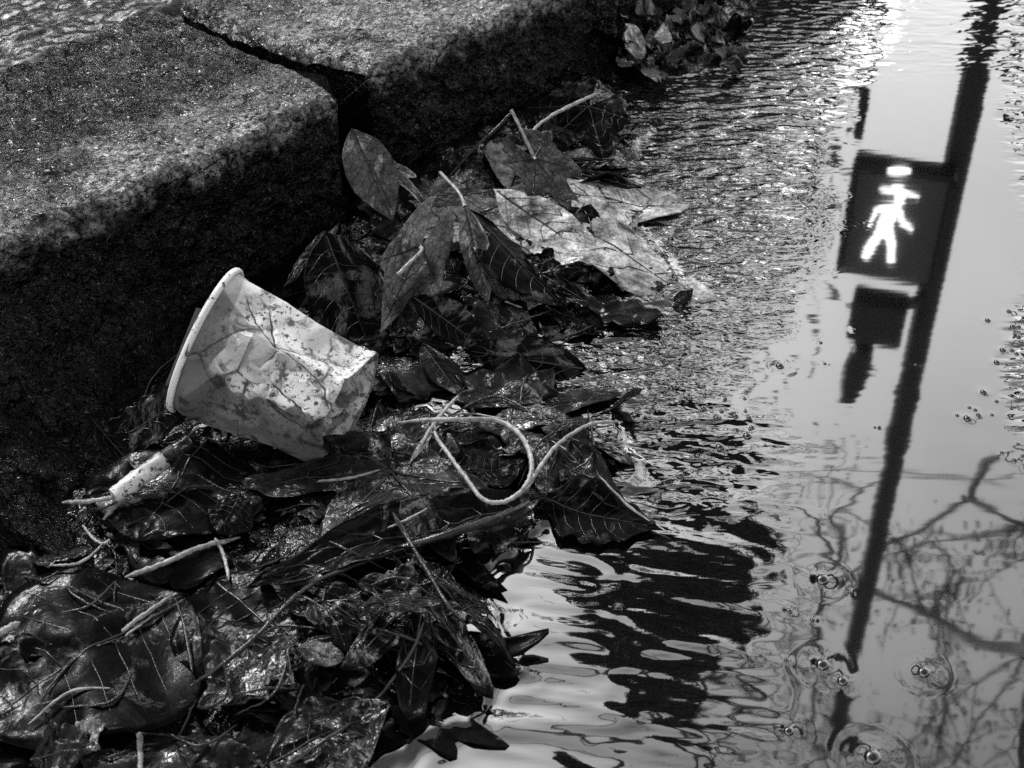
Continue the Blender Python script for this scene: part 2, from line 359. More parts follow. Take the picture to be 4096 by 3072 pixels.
# ------------------------------------------------------------------ kerb stones and pavement
def k2w(s, p, z):
    s = np.asarray(s, float); p = np.asarray(p, float)
    return np.stack([KB[0]+KD[0]*s+KN[0]*p, KB[1]+KD[1]*s+KN[1]*p, np.broadcast_to(z, s.shape)], -1)
def kerb_stone(s0, s1, width, seed, step=.0013, offs=0.0, drop=0.0, wedge=0.0, flare=False, parent=None):
    top = np.arange(width, .007, -step*1.3); H = KH-drop
    prof = [(p, H, 0, 1) for p in top]
    for a in np.linspace(0, math.pi/2, 9): prof.append((.007-.007*math.sin(a), H-.007+.007*math.cos(a), -math.sin(a), math.cos(a)))
    for z in np.arange(H-.008, -.03, -step*1.3): prof.append((0, z, -1, 0))
    prof = np.array(prof); ss = np.arange(s0, s1, step)
    S, I = np.meshgrid(ss, np.arange(len(prof)), indexing='ij')
    p = prof[I, 0]+offs; z = prof[I, 1]+0.0; n0 = prof[I, 2]; n1 = prof[I, 3]
    arc = I*step*1.3
    S_ = S-wedge*sm(.0, .075, prof[I, 0])*sm(s0+.07, s0, S)*(n1 > -.5)
    d = .0035*fbm(S/.06, arc/.05, seed, 3)+.0016*fbm(S/.014, arc/.014, seed+5, 3, .6)+.0011*fbm(S/.0052, arc/.0052, seed+9, 2, .6)
    d = d-.004*np.clip(fbm(S/.03, arc/.03, seed+13, 2)-.35, 0, 1)
    p = p+n0*d; z = z+n1*d
    # worn, softly sunken arris
    e = np.exp(-((prof[I, 0]-0)/.02)**2)*(n1 > 0); z = z-.0018*e*(1+pn(S/.04, S*0+seed, 2))
    r = .010
    for end, sg in ((s0, 1), (s1, -1)):
        t = np.clip(1-(S-end)*sg/r, 0, 1); q = r*(1-np.sqrt(1-np.minimum(t, .999)**2))
        z = z-np.where(n1 > .2, q*.8, 0); p = p+np.where(n0 < -.2, q*.8, 0)
    if flare:                        # the rough foot of the near stone juts into the gutter
        f = .1*sm(-.12, -.30, S)*sm(.066, .0, z)*(1+.35*fbm(S/.03, z/.03, seed+30, 3)); p = p-f*np.where(n0 < -.5, 1, 0)
    dry_lit = np.where(n0 < -.5, sm(KH-.02, KH-.006, z+.010*fbm(S/.012, arc/.012, 77, 3)), 1.0)
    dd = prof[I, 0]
    dry_lit = dry_lit*(sm(.060, .002, dd+.03*fbm(S/.035, dd/.03, seed+41, 4))*.95)  # edge highlight put into the colour as a lighter, drier band
    if seed > 30: dry_lit = np.maximum(dry_lit, np.where(n1 > .3, sm(.2, .02, dd+.1*fbm(S/.05, dd/.03, 55, 4)), 0))
    V = k2w(S_, p, z).reshape(-1, 3); F = gridF(len(ss), len(prof))
    nV = len(V); V = np.vstack([V, k2w(np.array([s0, s1-step]), np.array([width*.6+offs]*2), np.array([0., 0.]))]); at = np.append(dry_lit.ravel(), [0, 0]); tp = np.append(sm(-.1, .7, n1).ravel(), [0, 0])
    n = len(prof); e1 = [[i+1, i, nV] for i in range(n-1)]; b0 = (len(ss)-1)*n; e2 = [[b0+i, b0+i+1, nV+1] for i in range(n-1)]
    m = mesh('kerb_stone', V, F.tolist()+e1+e2, M['stone'], parent, attrs={'dry_lit': at, 'top': tp}); return m
kroot = tag(empty('kerb', (0, 0, 0)), kind='structure')
kerb_stone(-.75, -.004, .155, 11, flare=True, parent=kroot)
kerb_stone(.026, .252, .15, 41, offs=.004, wedge=.018, parent=kroot)
kerb_stone(.262, .9, .15, 61, offs=.026, step=.003, parent=kroot)
k4 = mesh('kerb_bed', *boxVF(k2w(np.array([.2]), np.array([.10]), .0)[0], KD*1.2, KN*.06, np.array([0, 0, .070])), M['asphalt'], kroot)

def pavement():
    s = np.concatenate([-np.geomspace(12, .62, 14), np.arange(-.6, .62, .0022), np.geomspace(.64, 12, 14)])
    p = np.concatenate([np.arange(.135, .5, .0018), np.geomspace(.51, 9.9, 24)])
    S, Q = np.meshgrid(s, p, indexing='ij')
    # rounded aggregate: distance to jittered cell centres
    best = np.full(S.shape, 9.); cs = .0075
    gi = np.floor(S/cs).astype(int); gj = np.floor(Q/cs).astype(int)
    for a in (-1, 0, 1):
        for b in (-1, 0, 1):
            hh = _perm[(_perm[(gi+a) & 4095]+gj+b) & 4095]; cx = (gi+a+.15+.7*(hh/4096.))*cs; cy = (gj+b+.15+.7*((hh*37) % 4096/4096.))*cs
            rr = .55+.6*((hh*91) % 4096/4096.); best = np.minimum(best, np.hypot(S-cx, Q-cy)/cs/rr)
    z = KH-.004+.0032*np.sqrt(np.clip(1-best**2, 0, 1))*(S < .7)*(S > -.7)*(Q < .55)
    z = z+.004*fbm(S/.12, Q/.12, 4, 2)*sm(.15, .22, Q)-.006*sm(.175, .145, Q)
    bare = sm(-.1, .35, fbm(S/.10, Q/.07, 70, 3)); z = np.where(Q < 1, z*(1)-.003*(1-bare)*(best < 1), z)
    m = mesh('pavement', k2w(S, Q, z).reshape(-1, 3), gridF(len(s), len(p)), M['pave'])
    m.data.flip_normals(); tag(m, kind='structure')
def pave_mat():
    m = Mat('pavement_aggregate'); v = m.mapping(); m.set(IOR=1.45, Roughness=.12)
    m.color(m.rng(m.noise(v, 130, 4, .6), .3, .7, .003, .02)); m.bump(m.noise(v, 260, 4, .65), .0015, .6)
    m.b.inputs['Coat Weight'].default_value = .6; m.b.inputs['Coat Roughness'].default_value = .05; return m.m
M['pave'] = pave_mat(); pavement()

# ------------------------------------------------------------------ height map of the leaf mat
HX0, HY0, HS = -.32, .24, .001; HNX, HNY = 640, 960
hx = HX0+np.arange(HNX)*HS; hy = HY0+np.arange(HNY)*HS; GX, GY = np.meshgrid(hx, hy, indexing='ij')
dsh = edgedist(GX, GY, SW)+.003*fbm(GX/.016, GY/.016, 33, 3)
perp = (GX-KB[0])*KN[0]+(GY-KB[1])*KN[1]
HM = np.where(dsh > 0, .0004+.0035*sm(0, .05, dsh), -.004)+np.where(dsh > 0, (.0028*fbm(GX/.03, GY/.03, 44, 3)+.0022*np.abs(fbm(GX/.012, GY/.012, 45, 3)))*sm(0, .012, dsh), 0)
wz = sm(.075, .03, np.hypot(GX-P(2080, 1650)[0], (GY-P(2080, 1650)[1])*.9)); HM = np.where(dsh > 0, HM-.0075*wz, HM)
HM = HM+.014*sm(-.05, -.0, perp)*sm(0, .03, dsh)
dfa = edgedist(GX, GY, FW); HM = np.maximum(HM, np.where(dfa > 0, .012*sm(0, .04, dfa)+.003*fbm(GX/.02, GY/.02, 46, 3), -.004))
HM0 = HM.copy()
st = 2; sub = HM[::st, ::st]; keepF = gridF(*sub.shape)
V = np.stack([GX[::st, ::st], GY[::st, ::st], sub+.0004*fbm(GX[::st, ::st]/.004, GY[::st, ::st]/.004, 48, 2)], -1).reshape(-1, 3)
ok = (V[keepF][:, :, 2].max(1) > -.003); mm = mesh('leaf_litter', V, keepF[ok], M['mush'])
tag(mm, 'soaked black leaf mush filling the gutter beneath the fallen leaves', 'leaf litter', kind='stuff')
def hm(x, y):
    i = np.clip((np.asarray(x)-HX0)/HS, 0, HNX-2); j = np.clip((np.asarray(y)-HY0)/HS, 0, HNY-2)
    a = i.astype(int); b = j.astype(int); u = i-a; v = j-b
    r = (HM[a, b]*(1-u)+HM[a+1, b]*u)*(1-v)+(HM[a, b+1]*(1-u)+HM[a+1, b+1]*u)*v
    return np.maximum(r, 0.0)
def hblur(k=2):
    global HS_
    b = HM.copy()
    for ax in (0, 1):
        a = np.zeros_like(b)
        for q in range(-k, k+1): a += np.roll(b, q, ax)
        b = a/(2*k+1)
    return b
def splat(x, y, z):
    i = ((x-HX0)/HS).astype(int).ravel(); j = ((y-HY0)/HS).astype(int).ravel(); z = z.ravel()
    for a in (-1, 0, 1):
        for b in (-1, 0, 1):
            ii = i+a; jj = j+b; k = (ii >= 0) & (ii < HNX) & (jj >= 0) & (jj < HNY)
            np.maximum.at(HM, (ii[k], jj[k]), z[k])

# ------------------------------------------------------------------ leaves
SHAPES = {
 'maple': dict(lobes=[(0, 1.0, .34), (48, .86, .30), (-48, .86, .30), (98, .60, .32), (-98, .60, .32)], floor=.42, teeth=.10),
 'plane': dict(lobes=[(0, 1.0, .45), (52, .85, .42), (-52, .85, .42), (105, .62, .4), (-105, .62, .4)], floor=.55, teeth=.07),
 'bilobe': dict(lobes=[(0, 1.0, .5), (65, .8, .5), (-65, .8, .5)], floor=.6, teeth=.03),
}
def leaf(label, base, tip, width=.5, shape='oval', roll=0, bend=0, cup=0, fold=0, tone='dark', seed=None, wr=1.0, drape=True, lift=0.0,
         stalk=None, pt=None, veins=True, edge=1.0, name='fallen_leaf', group=None, vt=None, lite=False, maxlen=None):
    """base and tip: (x, y, height above whatever lies there). width: half width / length for plain leaves, spread factor for lobed ones."""
    seed = seed if seed is not None else random.random()*99
    def pt3(q):
        z = q[2]; b = P(q[0], q[1], z)
        for _ in range(4): b = P(q[0], q[1], z+(float(hm(b[0], b[1])) if drape else 0))
        return b
    O = pt3(base); T = pt3(tip); x = T-O; Ln = np.linalg.norm(x); x = x/Ln
    if maxlen and Ln > maxlen: Ln = maxlen; T = O+x*Ln
    up = np.array([0, 0, 1.]) if abs(x[2]) < .93 else np.array([0, -1., .2])
    n = up-x*np.dot(up, x); n /= np.linalg.norm(n); y = np.cross(n, x); a = math.radians(roll)
    n, y = n*math.cos(a)+y*math.sin(a), y*math.cos(a)-n*math.sin(a)
    if shape in SHAPES:
        S = SHAPES[shape]; na = 44 if lite else 110; nr = 8 if lite else 20
        th = np.linspace(-2.75, 2.75, na)
        f = np.full(na, S['floor'])*np.cos(th/2.9)**.35
        for (deg, l, wd) in S['lobes']:
            f = np.maximum(f, l*np.exp(-(np.abs((th-math.radians(deg))/wd)**1.35)*.62))
        f = f*(1+S['teeth']*np.abs(pn(th*4.2, th*0+seed, 1))*2-.03+.1*pn(th*1.3, th*0+seed, 7))
        s = np.linspace(0.02, 1, nr)[:, None]; c0 = .12
        u = (c0+(1-c0)*s*f*np.cos(th))*1.0; v = (1-c0)*s*f*np.sin(th)*width*1.55
        ss = s*np.ones_like(th); axes = [(math.radians(l[0]), l[1]) for l in S['lobes']]
        dip = np.zeros_like(u)
        for (aa, l) in axes: dip -= np.exp(-((th-aa)/.13)**2*(.25+s))*np.minimum(ss, .9)*.012
        nu, nv = nr, na
    else:
        nu, nv = (14, 9) if lite else (36, 25)
        uu = np.linspace(0, 1, nu); v1 = np.linspace(-1, 1, nv)
        pk = pt or .9
        w_ = np.sin(math.pi*np.clip(uu, 0, 1)**pk)**.85*width
        w_ = w_*(1+.13*pn(uu*4, uu*0+seed, 2))
        if shape == 'ragged': w_ = w_*(1+.5*pn(uu*7, uu*0+seed, 5))
        u = uu[:, None]*np.ones(nv); v = w_[:, None]*v1[None, :]
        u = u+.04*pn(v1*2+seed, v1*0, 4)[None, :]
        ss = np.abs(v1)[None, :]*np.ones((nu, 1)); dip = -.012*np.exp(-(v1/.12)**2)[None, :]*np.ones((nu, 1))
    z = dip*1.0; wr = wr*min(1.0, .075/Ln)
    z = z+fold*np.abs(v)
    k = 1/max(Ln, .02)*.06
    z = z+wr*(.035*fbm(u*2.2+seed, v*2.2, 3, 3)*(.25+ss)+.012*np.abs(fbm(u*7+seed, v*7, 9, 2)))
    z = z+wr*edge*.06*np.clip(ss-.72, 0, 1)*pn(u*3.3, v*3.3+seed, 21)*3
    # side-vein quilting
    z = z+.006*wr*np.cos((u*1.0-np.abs(v)*.7)*26)*sm(.02, .15, np.abs(v))
    U = u; W = v
    if cup:
        kk = cup/max(np.abs(v).max(), .05); W = np.sin(kk*v)/kk; z = z+(1-np.cos(kk*v))/abs(kk)*np.sign(cup)
    if bend:
        ang = bend*U; z0 = z; U, z = (np.sin(ang)/bend-z0*np.sin(ang)), ((1-np.cos(ang))/bend+z0*np.cos(ang))
    loc = U*Ln; wid = W*Ln; hh = z*Ln
    Pn = O+loc[..., None]*x+wid[..., None]*y+hh[..., None]*n
    if drape:
        flat = O+loc[..., None]*x+wid[..., None]*y
        HB = hblur(9 if lift > 0 else 5); i = np.clip(((Pn[..., 0]-HX0)/HS).astype(int), 0, HNX-1); j = np.clip(((Pn[..., 1]-HY0)/HS).astype(int), 0, HNY-1)
        g = np.maximum(np.minimum(HB[i, j]*.9+HM[i, j]*.1, HM0[i, j]+.0045), -.0005)
        rel = Pn[..., 2]-(O[2]+(T[2]-O[2])*(loc/Ln))
        Pn[..., 2] = g+.0008+lift+rel*.8+base[2]*(1-loc/Ln)+tip[2]*(loc/Ln)
        Pn[..., 2] = np.maximum(Pn[..., 2], g+.0003)
        splat(Pn[..., 0], Pn[..., 1], Pn[..., 2])
    rootname = name
    ctr = Pn.reshape(-1, 3).mean(0)
    F = gridF(nu, nv)
    def surf(uq, vq):                 # nearest blade vertex to a flat (u, v)
        k_ = np.argmin((u-uq)**2+(v-vq)**2); return Pn.reshape(-1, 3)[k_]
    blade_only = not veins
    if blade_only:
        root = mesh(rootname, Pn.reshape(-1, 3)-ctr, F, M[tone]); root.location = ctr; bl = root
    else:
        root = empty(rootname, ctr); bl = mesh('leaf_blade', Pn.reshape(-1, 3)-ctr, F, M[tone], root)
    md = bl.modifiers.new('thickness', 'SOLIDIFY'); md.thickness = .0004; md.offset = 0
    tag(root, label, 'leaf', group)
    if veins:
        vm = M[vt or ('vein' if tone in ('pale', 'grey') else 'veinp' if tone == 'mid' else 'vein')]
        parts = []; nn = n*.0003; r0 = min(.0009, Ln*.011)
        if shape in SHAPES:
            for (aa, l) in axes:
                m_ = int(np.argmin(np.abs(th-aa))); pts = Pn[:int(nr*.93), m_]+nn; parts.append(tubeVF(pts, [r0, r0*.25], 5))
                for fr in (.35, .55, .72):
                    for sg in (-1, 1):
                        r_i = int(nr*fr); pts = []
                        for t in np.linspace(0, 1, 6):
                            m2 = int(np.clip(m_+sg*t*na*.045/fr, 0, na-1)); pts.append(Pn[min(nr-1, int(r_i+t*nr*.24)), m2]+nn)
                        parts.append(tubeVF(np.array(pts), [r0*.45, r0*.12], 4))
        else:
            mid_ = nv//2; parts.append(tubeVF(Pn[:int(nu*.96), mid_]+nn, [r0, r0*.25], 5))
            for fr in np.linspace(.12, .78, 7):
                for sg in (-1, 1):
                    pts = [Pn[min(nu-1, int(nu*(fr+t*.14))), int(np.clip(mid_+sg*t*mid_*.85, 0, nv-1))]+nn for t in np.linspace(0, 1, 6)]
                    parts.append(tubeVF(np.array(pts), [r0*.4, r0*.12], 4))
        vv, ff = joinVF([parts[0]]); mesh('midrib', vv-ctr, ff, vm, root)
        vv, ff = joinVF(parts[1:]); mesh('side_veins', vv-ctr, ff, vm, root)
        if stalk:
            pts = [Pn[0, nv//2]]+[P(a, b, c) for (a, b, c) in stalk]
            vv, ff = tubeVF(spline(pts, 8), [.0011, .0008, .0011], 8, knob=.3, seed=seed); mesh('stalk', vv-ctr, ff, M['stalk' if tone in ('grey', 'pale') else 'stalkd'], root)
    return root

def twig(label, pts, r, mat='stalkd', name='twig', z=.002, knob=.35, parts=None, flat=True):
    q = []
    for p in pts:
        zz = p[2] if len(p) > 2 else z
        b = P(p[0], p[1], zz)
        for _ in range(4):
            g_ = max(0, float(hm(b[0], b[1]))); b = P(p[0], p[1], (zz*.4+.001+g_) if flat else max(zz, g_+.0012))
        q.append(b)
    sp = spline(q, 10); rr_ = np.interp(np.linspace(0, 1, 24), np.linspace(0, 1, len(r)), r); rr_[0] *= .35; rr_[1] *= .75; rr_[-1] *= .3; rr_[-2] *= .7
    sp[1:-1] += np.array([[random.gauss(0, .00008) for _ in range(3)] for _ in range(len(sp)-2)]); c = sp.mean(0); vv, ff = tubeVF(sp, rr_, 9, knob=knob, seed=random.random()*50)
    o = mesh(name, vv-c, ff, M[mat]); o.location = c; tag(o, label, 'twig'); return o

# mat of leaves, lowest first -------------------------------------------------
G = 'small dark leaves soaked into the leaf mat'
for i in range(120):
    for _ in range(40):
        x = random.uniform(0, 2600); y = random.uniform(500, 3072)
        q = P(x, y); d = float(edgedist(np.array([q[0]]), np.array([q[1]]), SW)[0]); pp = (q-KB)@KN
        if d > .008 and pp < -.004-(.1 if x < 500 and y < 2250 else 0): break
    a = random.uniform(0, 6.28); l = random.uniform(150, 420)*(1+(y-1500)/3500)
    shp = random.choice(['oval', 'ragged', 'plane', 'maple']); tn = random.choice(['dark', 'dark', 'black', 'mid', 'black'])
    spots = [((1000, 1500), 'under and behind the paper cup'), ((1750, 1050), 'below the hanging grey leaves'), ((2200, 700), 'between the second kerb stone and the pale leaf'), ((2150, 1400), 'in the shallow water under the pale lobed leaf'),
             ((2000, 1850), 'around the looped stalk'), ((350, 1950), 'by the foot of the near kerb stone'), ((800, 2150), 'between the cigarette end and the split twig'), ((300, 2750), 'in the bottom left corner'), ((1000, 2750), 'in the lower middle of the mat'), ((1700, 2650), 'at the lower shore of the mat'), ((1400, 2200), 'round the wide grey leaf')]
    where = min(spots, key=lambda q: math.hypot(q[0][0]-x, q[0][1]-y))[1]
    size = 'small' if l < 300 else 'larger'
    leaf('%s %s %s wet leaf %s' % (size, {'dark': 'dark brown-grey', 'black': 'black', 'mid': 'grey sparkling'}[tn].replace('brown-grey', 'grey'), {'oval': 'oval', 'ragged': 'torn', 'plane': 'lobed', 'maple': 'pointed'}[shp], where), (x, y, .001), (x+l*math.cos(a), y+l*.65*math.sin(a), .002*random.random()), random.uniform(.3, .55),
         shp, tone=tn, wr=random.uniform(.9, 1.8), veins=False, group=G, lite=True, bend=random.uniform(-.3, .6))

# far pile of dry leaves
FG = 'pale crumpled leaves of the far pile'
for i in range(64):
    x = random.uniform(2400, 2960); y = random.uniform(-60, 300)
    a = random.uniform(0, 6.28); l = random.uniform(50, 120)
    z = random.uniform(0, .030)*min(1, (3000-x)/350)
    tn = random.choice(['black', 'pale', 'grey', 'black', 'grey']); shp = random.choice(['oval', 'ragged', 'plane'])
    leaf('%s %s leaf %s of the blurred far heap' % ({'black': 'black', 'pale': 'pale', 'grey': 'mid grey'}[tn], {'oval': 'oval curled', 'ragged': 'shredded', 'plane': 'lobed crumpled'}[shp], 'on the kerb side' if x < 2600 else 'on the water side' if x > 2800 else 'in the middle'), (x, y, z), (x+l*math.cos(a), y+l*.6*math.sin(a), max(.001, z+random.uniform(-.004, .003))), random.uniform(.35, .7),
         shp, roll=random.uniform(-80, 80), fold=random.uniform(-.3, .8), bend=random.uniform(-1, 1.4), tone=tn, wr=1.5, drape=(i < 20), veins=False, group=FG, lite=True, maxlen=.03)

# named leaves: (label, base, tip, width, shape, options)
lf = leaf
lf('large pale lobed leaf lying flat half under water right of the leaf pile', (2000, 800, .002), (2800, 1190, .000), .62, 'plane', tone='pale', wr=1.2, seed=3, lift=.0004)
lf('big smooth black leaf filling the bottom left corner', (760, 2420, .001), (-120, 2960, .001), .52, 'oval', tone='black', wr=.35, seed=5, lift=.004)
lf('dark smooth leaf under the long twig beside the corner leaf', (860, 2330, .001), (1330, 2760, .001), .5, 'oval', tone='black', wr=.5, seed=9)
lf('broad dark leaf under the cigarette end, thin curved midrib', (830, 1780, .001), (560, 2180, .001), .62, 'oval', tone='dark', wr=.5, seed=12, lift=.003, vt='stalkd')
lf('flat dark leaf beneath the bottom of the paper cup', (1000, 1860, .001), (1500, 1900, .002), .36, 'oval', tone='dark', wr=.7, seed=14)
lf('ragged sparkling leaf under the looped stalk', (1650, 1900, .001), (2090, 1560, .001), .4, 'plane', tone='mid', wr=1.0, seed=15)
lf('wide grey veined lobed leaf lying flat below the looped stalk', (1600, 1850, .003), (1290, 2280, .002), .78, 'maple', tone='mid', wr=.6, seed=17, lift=.003, vt='vein')
lf('torn grey leaf with silvery veins right of the cup', (1990, 1660, .002), (2470, 1580, .001), .42, 'plane', tone='mid', wr=.9, seed=18, lift=.002, vt='vein')
lf('dark ribbed lobed leaf on the water edge right of the loop', (2150, 1750, .003), (2520, 2070, .001), .50, 'maple', tone='mid', wr=2.6, seed=21, lift=.003)
lf('black ragged leaf floating beneath the ribbed leaf', (2150, 2030, .001), (2620, 2120, .001), .32, 'ragged', tone='black', wr=.6, seed=22, lift=.0015)
lf('dark leaf under the ring of the looped stalk', (1840, 1900, .002), (2110, 1840, .004), .45, 'oval', tone='black', wr=.5, seed=24, lift=.001)
lf('long rolled leaf edge crossing from the kerb foot to the loop', (2180, 2000, .004), (1000, 2360, .003), .12, 'oval', tone='dark', wr=.8, seed=25, cup=1.2, lift=.003)
lf('shiny crumpled leaf with fanned ribs pointing at the bottom edge', (1700, 2380, .012), (1640, 2960, .002), .48, 'maple', tone='dark', wr=2.0, seed=28, lift=.004, fold=-.25)
lf('glossy leaf tip reaching right into the open water', (1700, 2360, .010), (2090, 2700, .001), .24, 'plane', tone='dark', wr=1.4, seed=29, lift=.003, fold=-.4)
lf('silver streaked crumpled leaf at the lower middle', (1180, 2560, .004), (800, 2860, .001), .35, 'ragged', tone='mid', wr=1.9, seed=31, lift=.003, cup=.5)
lf('dark triangular curled leaf with a bright upper rim', (960, 1980, .006), (880, 2180, .001), .5, 'oval', tone='dark', wr=1.0, seed=33, lift=.004, cup=-.8, vt='veinp')
lf('small pale torn scrap near the bottom left', (270, 2940, .004), (410, 2850, .008), .45, 'ragged', tone='pale', wr=1.2, seed=35, drape=True, veins=True)
lf('curled scrap with shiny edges on the bottom edge at left', (130, 3060, .004), (400, 3010, .010), .3, 'ragged', tone='mid', wr=1.6, seed=36, lift=.003, cup=.9)
lf('flat grey leaf piece by the foot of the near kerb stone', (140, 2290, .002), (370, 2230, .003), .3, 'ragged', tone='mid', wr=.7, seed=38, lift=.003)
lf('mottled dark leaf cut by the bottom edge, long straight midrib', (1080, 3110, .002), (1560, 2860, .002), .36, 'oval', tone='dark', wr=.9, seed=39, lift=.004)
lf('creased dark leaf between the bottom fan leaf and the long twig', (1250, 2400, .003), (1640, 2560, .004), .3, 'plane', tone='dark', wr=1.5, seed=41, lift=.003)
lf('pale glossy flap pointing down in the lower middle', (1190, 2600, .006), (1380, 2680, .004), .32, 'oval', tone='grey', wr=.8, seed=42, lift=.004)
lf('leathery leaf fold with a light veined face above the bottom fan', (1500, 2380, .010), (1830, 2400, .006), .2, 'plane', tone='mid', wr=1.0, seed=43, lift=.008)

# standing and curled leaves near the cup (not draped)
U = dict(drape=False)
lf('long black leaf lying on its edge like an eyebrow right of the cup', (2340, 1475, .004), (1860, 1400, .012), .20, 'oval', roll=40, cup=.5, tone='black', wr=.25, seed=51, **U, vt='veinp')
lf('dark almond leaf with a pale midrib right of the mottled leaf', (1650, 1185, .030), (1950, 1400, .004), .24, 'oval', roll=-25, cup=.5, tone='black', wr=.3, seed=52, vt='veinp', **U)
lf('dark pointed leaf sliding from the mottled leaf towards the loop', (1690, 1380, .010), (1850, 1590, .002), .26, 'oval', roll=15, tone='dark', wr=.4, seed=53, vt='veinp', **U)
lf('large black upright leaf behind the cup with a thin curved midrib', (1300, 930, .050), (1500, 1440, .004), .36, 'oval', roll=12, tone='black', wr=.35, seed=54, vt='vein', **U)
lf('mottled grey two-lobed leaf hanging by its stalk in the middle', (1715, 930, .052), (1500, 1360, .008), .42, 'bilobe', roll=-8, tone='grey', wr=.5, seed=56, stalk=[(1680, 1010, .055), (1590, 1100, .05)], vt='vein', **U)
lf('narrow mottled leaf hanging beneath the two-lobed leaf', (1640, 1050, .030), (1590, 1400, .003), .22, 'oval', roll=0, tone='grey', wr=.7, seed=57, vt='vein', **U)
lf('pale mottled leaf standing in the joint between the kerb stones', (1410, 520, .068), (1570, 880, .030), .26, 'oval', roll=-35, tone='grey', wr=.6, seed=59, vt='vein', **U)
lf('blotched grey leaf leaning on the second kerb stone', (1480, 620, .045), (1730, 830, .022), .24, 'plane', roll=-15, tone='grey', wr=.8, seed=60, vt='vein', **U)
lf('small bright leaf scrap between the joint leaf and the curled leaf', (1690, 790, .022), (1930, 760, .022), .3, 'plane', tone='grey', wr=.9, seed=61, roll=-20, **U)
lf('grey lobed leaf hanging from the arched stalk', (2110, 600, .035), (2330, 870, .008), .42, 'plane', roll=-20, tone='grey', wr=.8, seed=62, stalk=[(2080, 510, .045), (2045, 440, .052)], **U)
lf('dark glossy leaf over the pale leaf, folded down the middle', (1880, 840, .034), (2260, 1230, .008), .28, 'oval', roll=18, tone='black', wr=.6, seed=63, fold=-.25, **U)
lf('narrow curled leaf with a pale streaked face in front of the folded one', (1860, 830, .040), (1950, 1210, .010), .16, 'oval', roll=-20, tone='grey', wr=.7, seed=64, cup=-.9, stalk=[(1835, 770, .042), (1760, 690, .038)], **U)
lf('big black leaf standing behind the far grey leaves', (2380, 400, .03), (2150, 620, .016), .6, 'plane', roll=15, tone='black', wr=.6, seed=66, **U)
lf('black pointed leaf lobe at the water edge under the second kerb stone', (2150, 650, .012), (2590, 760, .010), .24, 'maple', roll=-30, tone='black', wr=.8, seed=67, **U)
lf('bright wet leaf scrap lying before the black far leaf', (2240, 620, .014), (2440, 640, .012), .3, 'ragged', roll=-10, tone='pale', wr=1.2, seed=68, **U)
lf('dark bent leaf across the far water edge', (2200, 760, .006), (2570, 680, .010), .18, 'oval', roll=20, tone='dark', wr=.7, seed=69, cup=.6, **U)
lf('long silvery leaf slipping under the pale lobed leaf', (1980, 760, .020), (2420, 1060, .004), .2, 'oval', tone='pale', wr=.6, seed=70, roll=-10, **U)
lf('black shrivelled leaf with jagged rim beside the pale lobed leaf', (2130, 1080, .014), (2400, 1230, .012), .42, 'maple', roll=-35, tone='black', wr=2.4, seed=71, **U)
lf('dark crumpled shred below the shrivelled leaf', (2180, 1230, .006), (2410, 1310, .002), .3, 'ragged', roll=-20, tone='dark', wr=2.2, seed=72, **U)
lf('half moon of black leaf sticking out of the water by the pale leaf', (2690, 1230, .000), (2770, 1160, .008), .5, 'oval', roll=10, tone='black', wr=.5, seed=73, **U)
lf('black leaf point standing up at the water edge right of the cup', (2440, 1640, .001), (2575, 1555, .012), .32, 'oval', roll=25, cup=.4, tone='black', wr=.5, seed=74, **U)
lf('black pointed leaf in front of the cup rim', (420, 1790, .012), (815, 1545, .034), .26, 'ragged', roll=-30, tone='black', wr=.8, seed=75, **U)
lf('ragged black leaf between the kerb foot and the cup rim', (560, 1900, .004), (330, 1640, .028), .35, 'plane', roll=20, tone='black', wr=.9, seed=76, **U)
lf('crinkled thin leaf edge leaning on the kerb above the cup', (1350, 905, .045), (1140, 1140, .040), .08, 'ragged', roll=20, tone='mid', wr=1.6, seed=77, **U)
lf('dark leaf filling the gap under the cup', (760, 1750, .004), (1250, 1850, .003), .22, 'oval', tone='black', wr=.5, seed=78, **U)
lf('dark triangle of leaf sunk right of the cup base', (1600, 1480, .004), (1640, 1700, .001), .3, 'plane', tone='dark', wr=.6, seed=79, **U)

# ------------------------------------------------------------------ twigs and stalks
twig('pale bent stalk looping into a ring right of the cup', [(1640, 1850, .006), (1740, 1690, .012), (1835, 1580, .012)], [0.00115, 0.00094, 0.00079], 'stalk', flat=False, z=.01, name='stalk')
twig('long stalk curled into an open oval ring', [(1590, 1690, 0.017), (1700, 1680, 0.025), (1850, 1678, 0.029), (1985, 1682, 0.024), (2065, 1725, 0.025), (2115, 1800, 0.026), (2125, 1890, 0.025), (2085, 1965, 0.022), (2010, 2008, 0.019), (1930, 1995, 0.019), (1860, 1905, 0.020), (1790, 1810, 0.021), (1745, 1745, 0.022), (1738, 1700, 0.022)], [0.00094, 0.00115, 0.00108, 0.00094, 0.00086], 'stalk', flat=False, name='stalk')
twig('arched pale stalk running from the ring to the water', [(2000, 2010, .004), (2090, 1975, .008), (2140, 1900, .012), (2220, 1790, .014), (2330, 1710, .013), (2400, 1690, .009), (2490, 1688, .004)], [0.00101, 0.00094, 0.00072], 'stalk', flat=False, name='stalk')
twig('straight dark stick leaning across the leaves below the ring', [(1570, 2050, .022), (1640, 2170, .018), (1700, 2270, .014), (1790, 2420, .008), (1860, 2500, .003)], [0.00115, 0.00094, 0.00050], 'stalkd', flat=False)
twig('speckled pale twig with a split end at the left', [(500, 2310, .004), (650, 2255, .006), (800, 2190, .008), (960, 2150, .006)], [0.00101, 0.00122, 0.00086], 'stalk', flat=True)
twig('small hooked stem under the split twig', [(860, 2150, .006), (885, 2200, .008), (905, 2260, .006), (915, 2320, .002)], [0.00086, 0.00065], 'stalk')
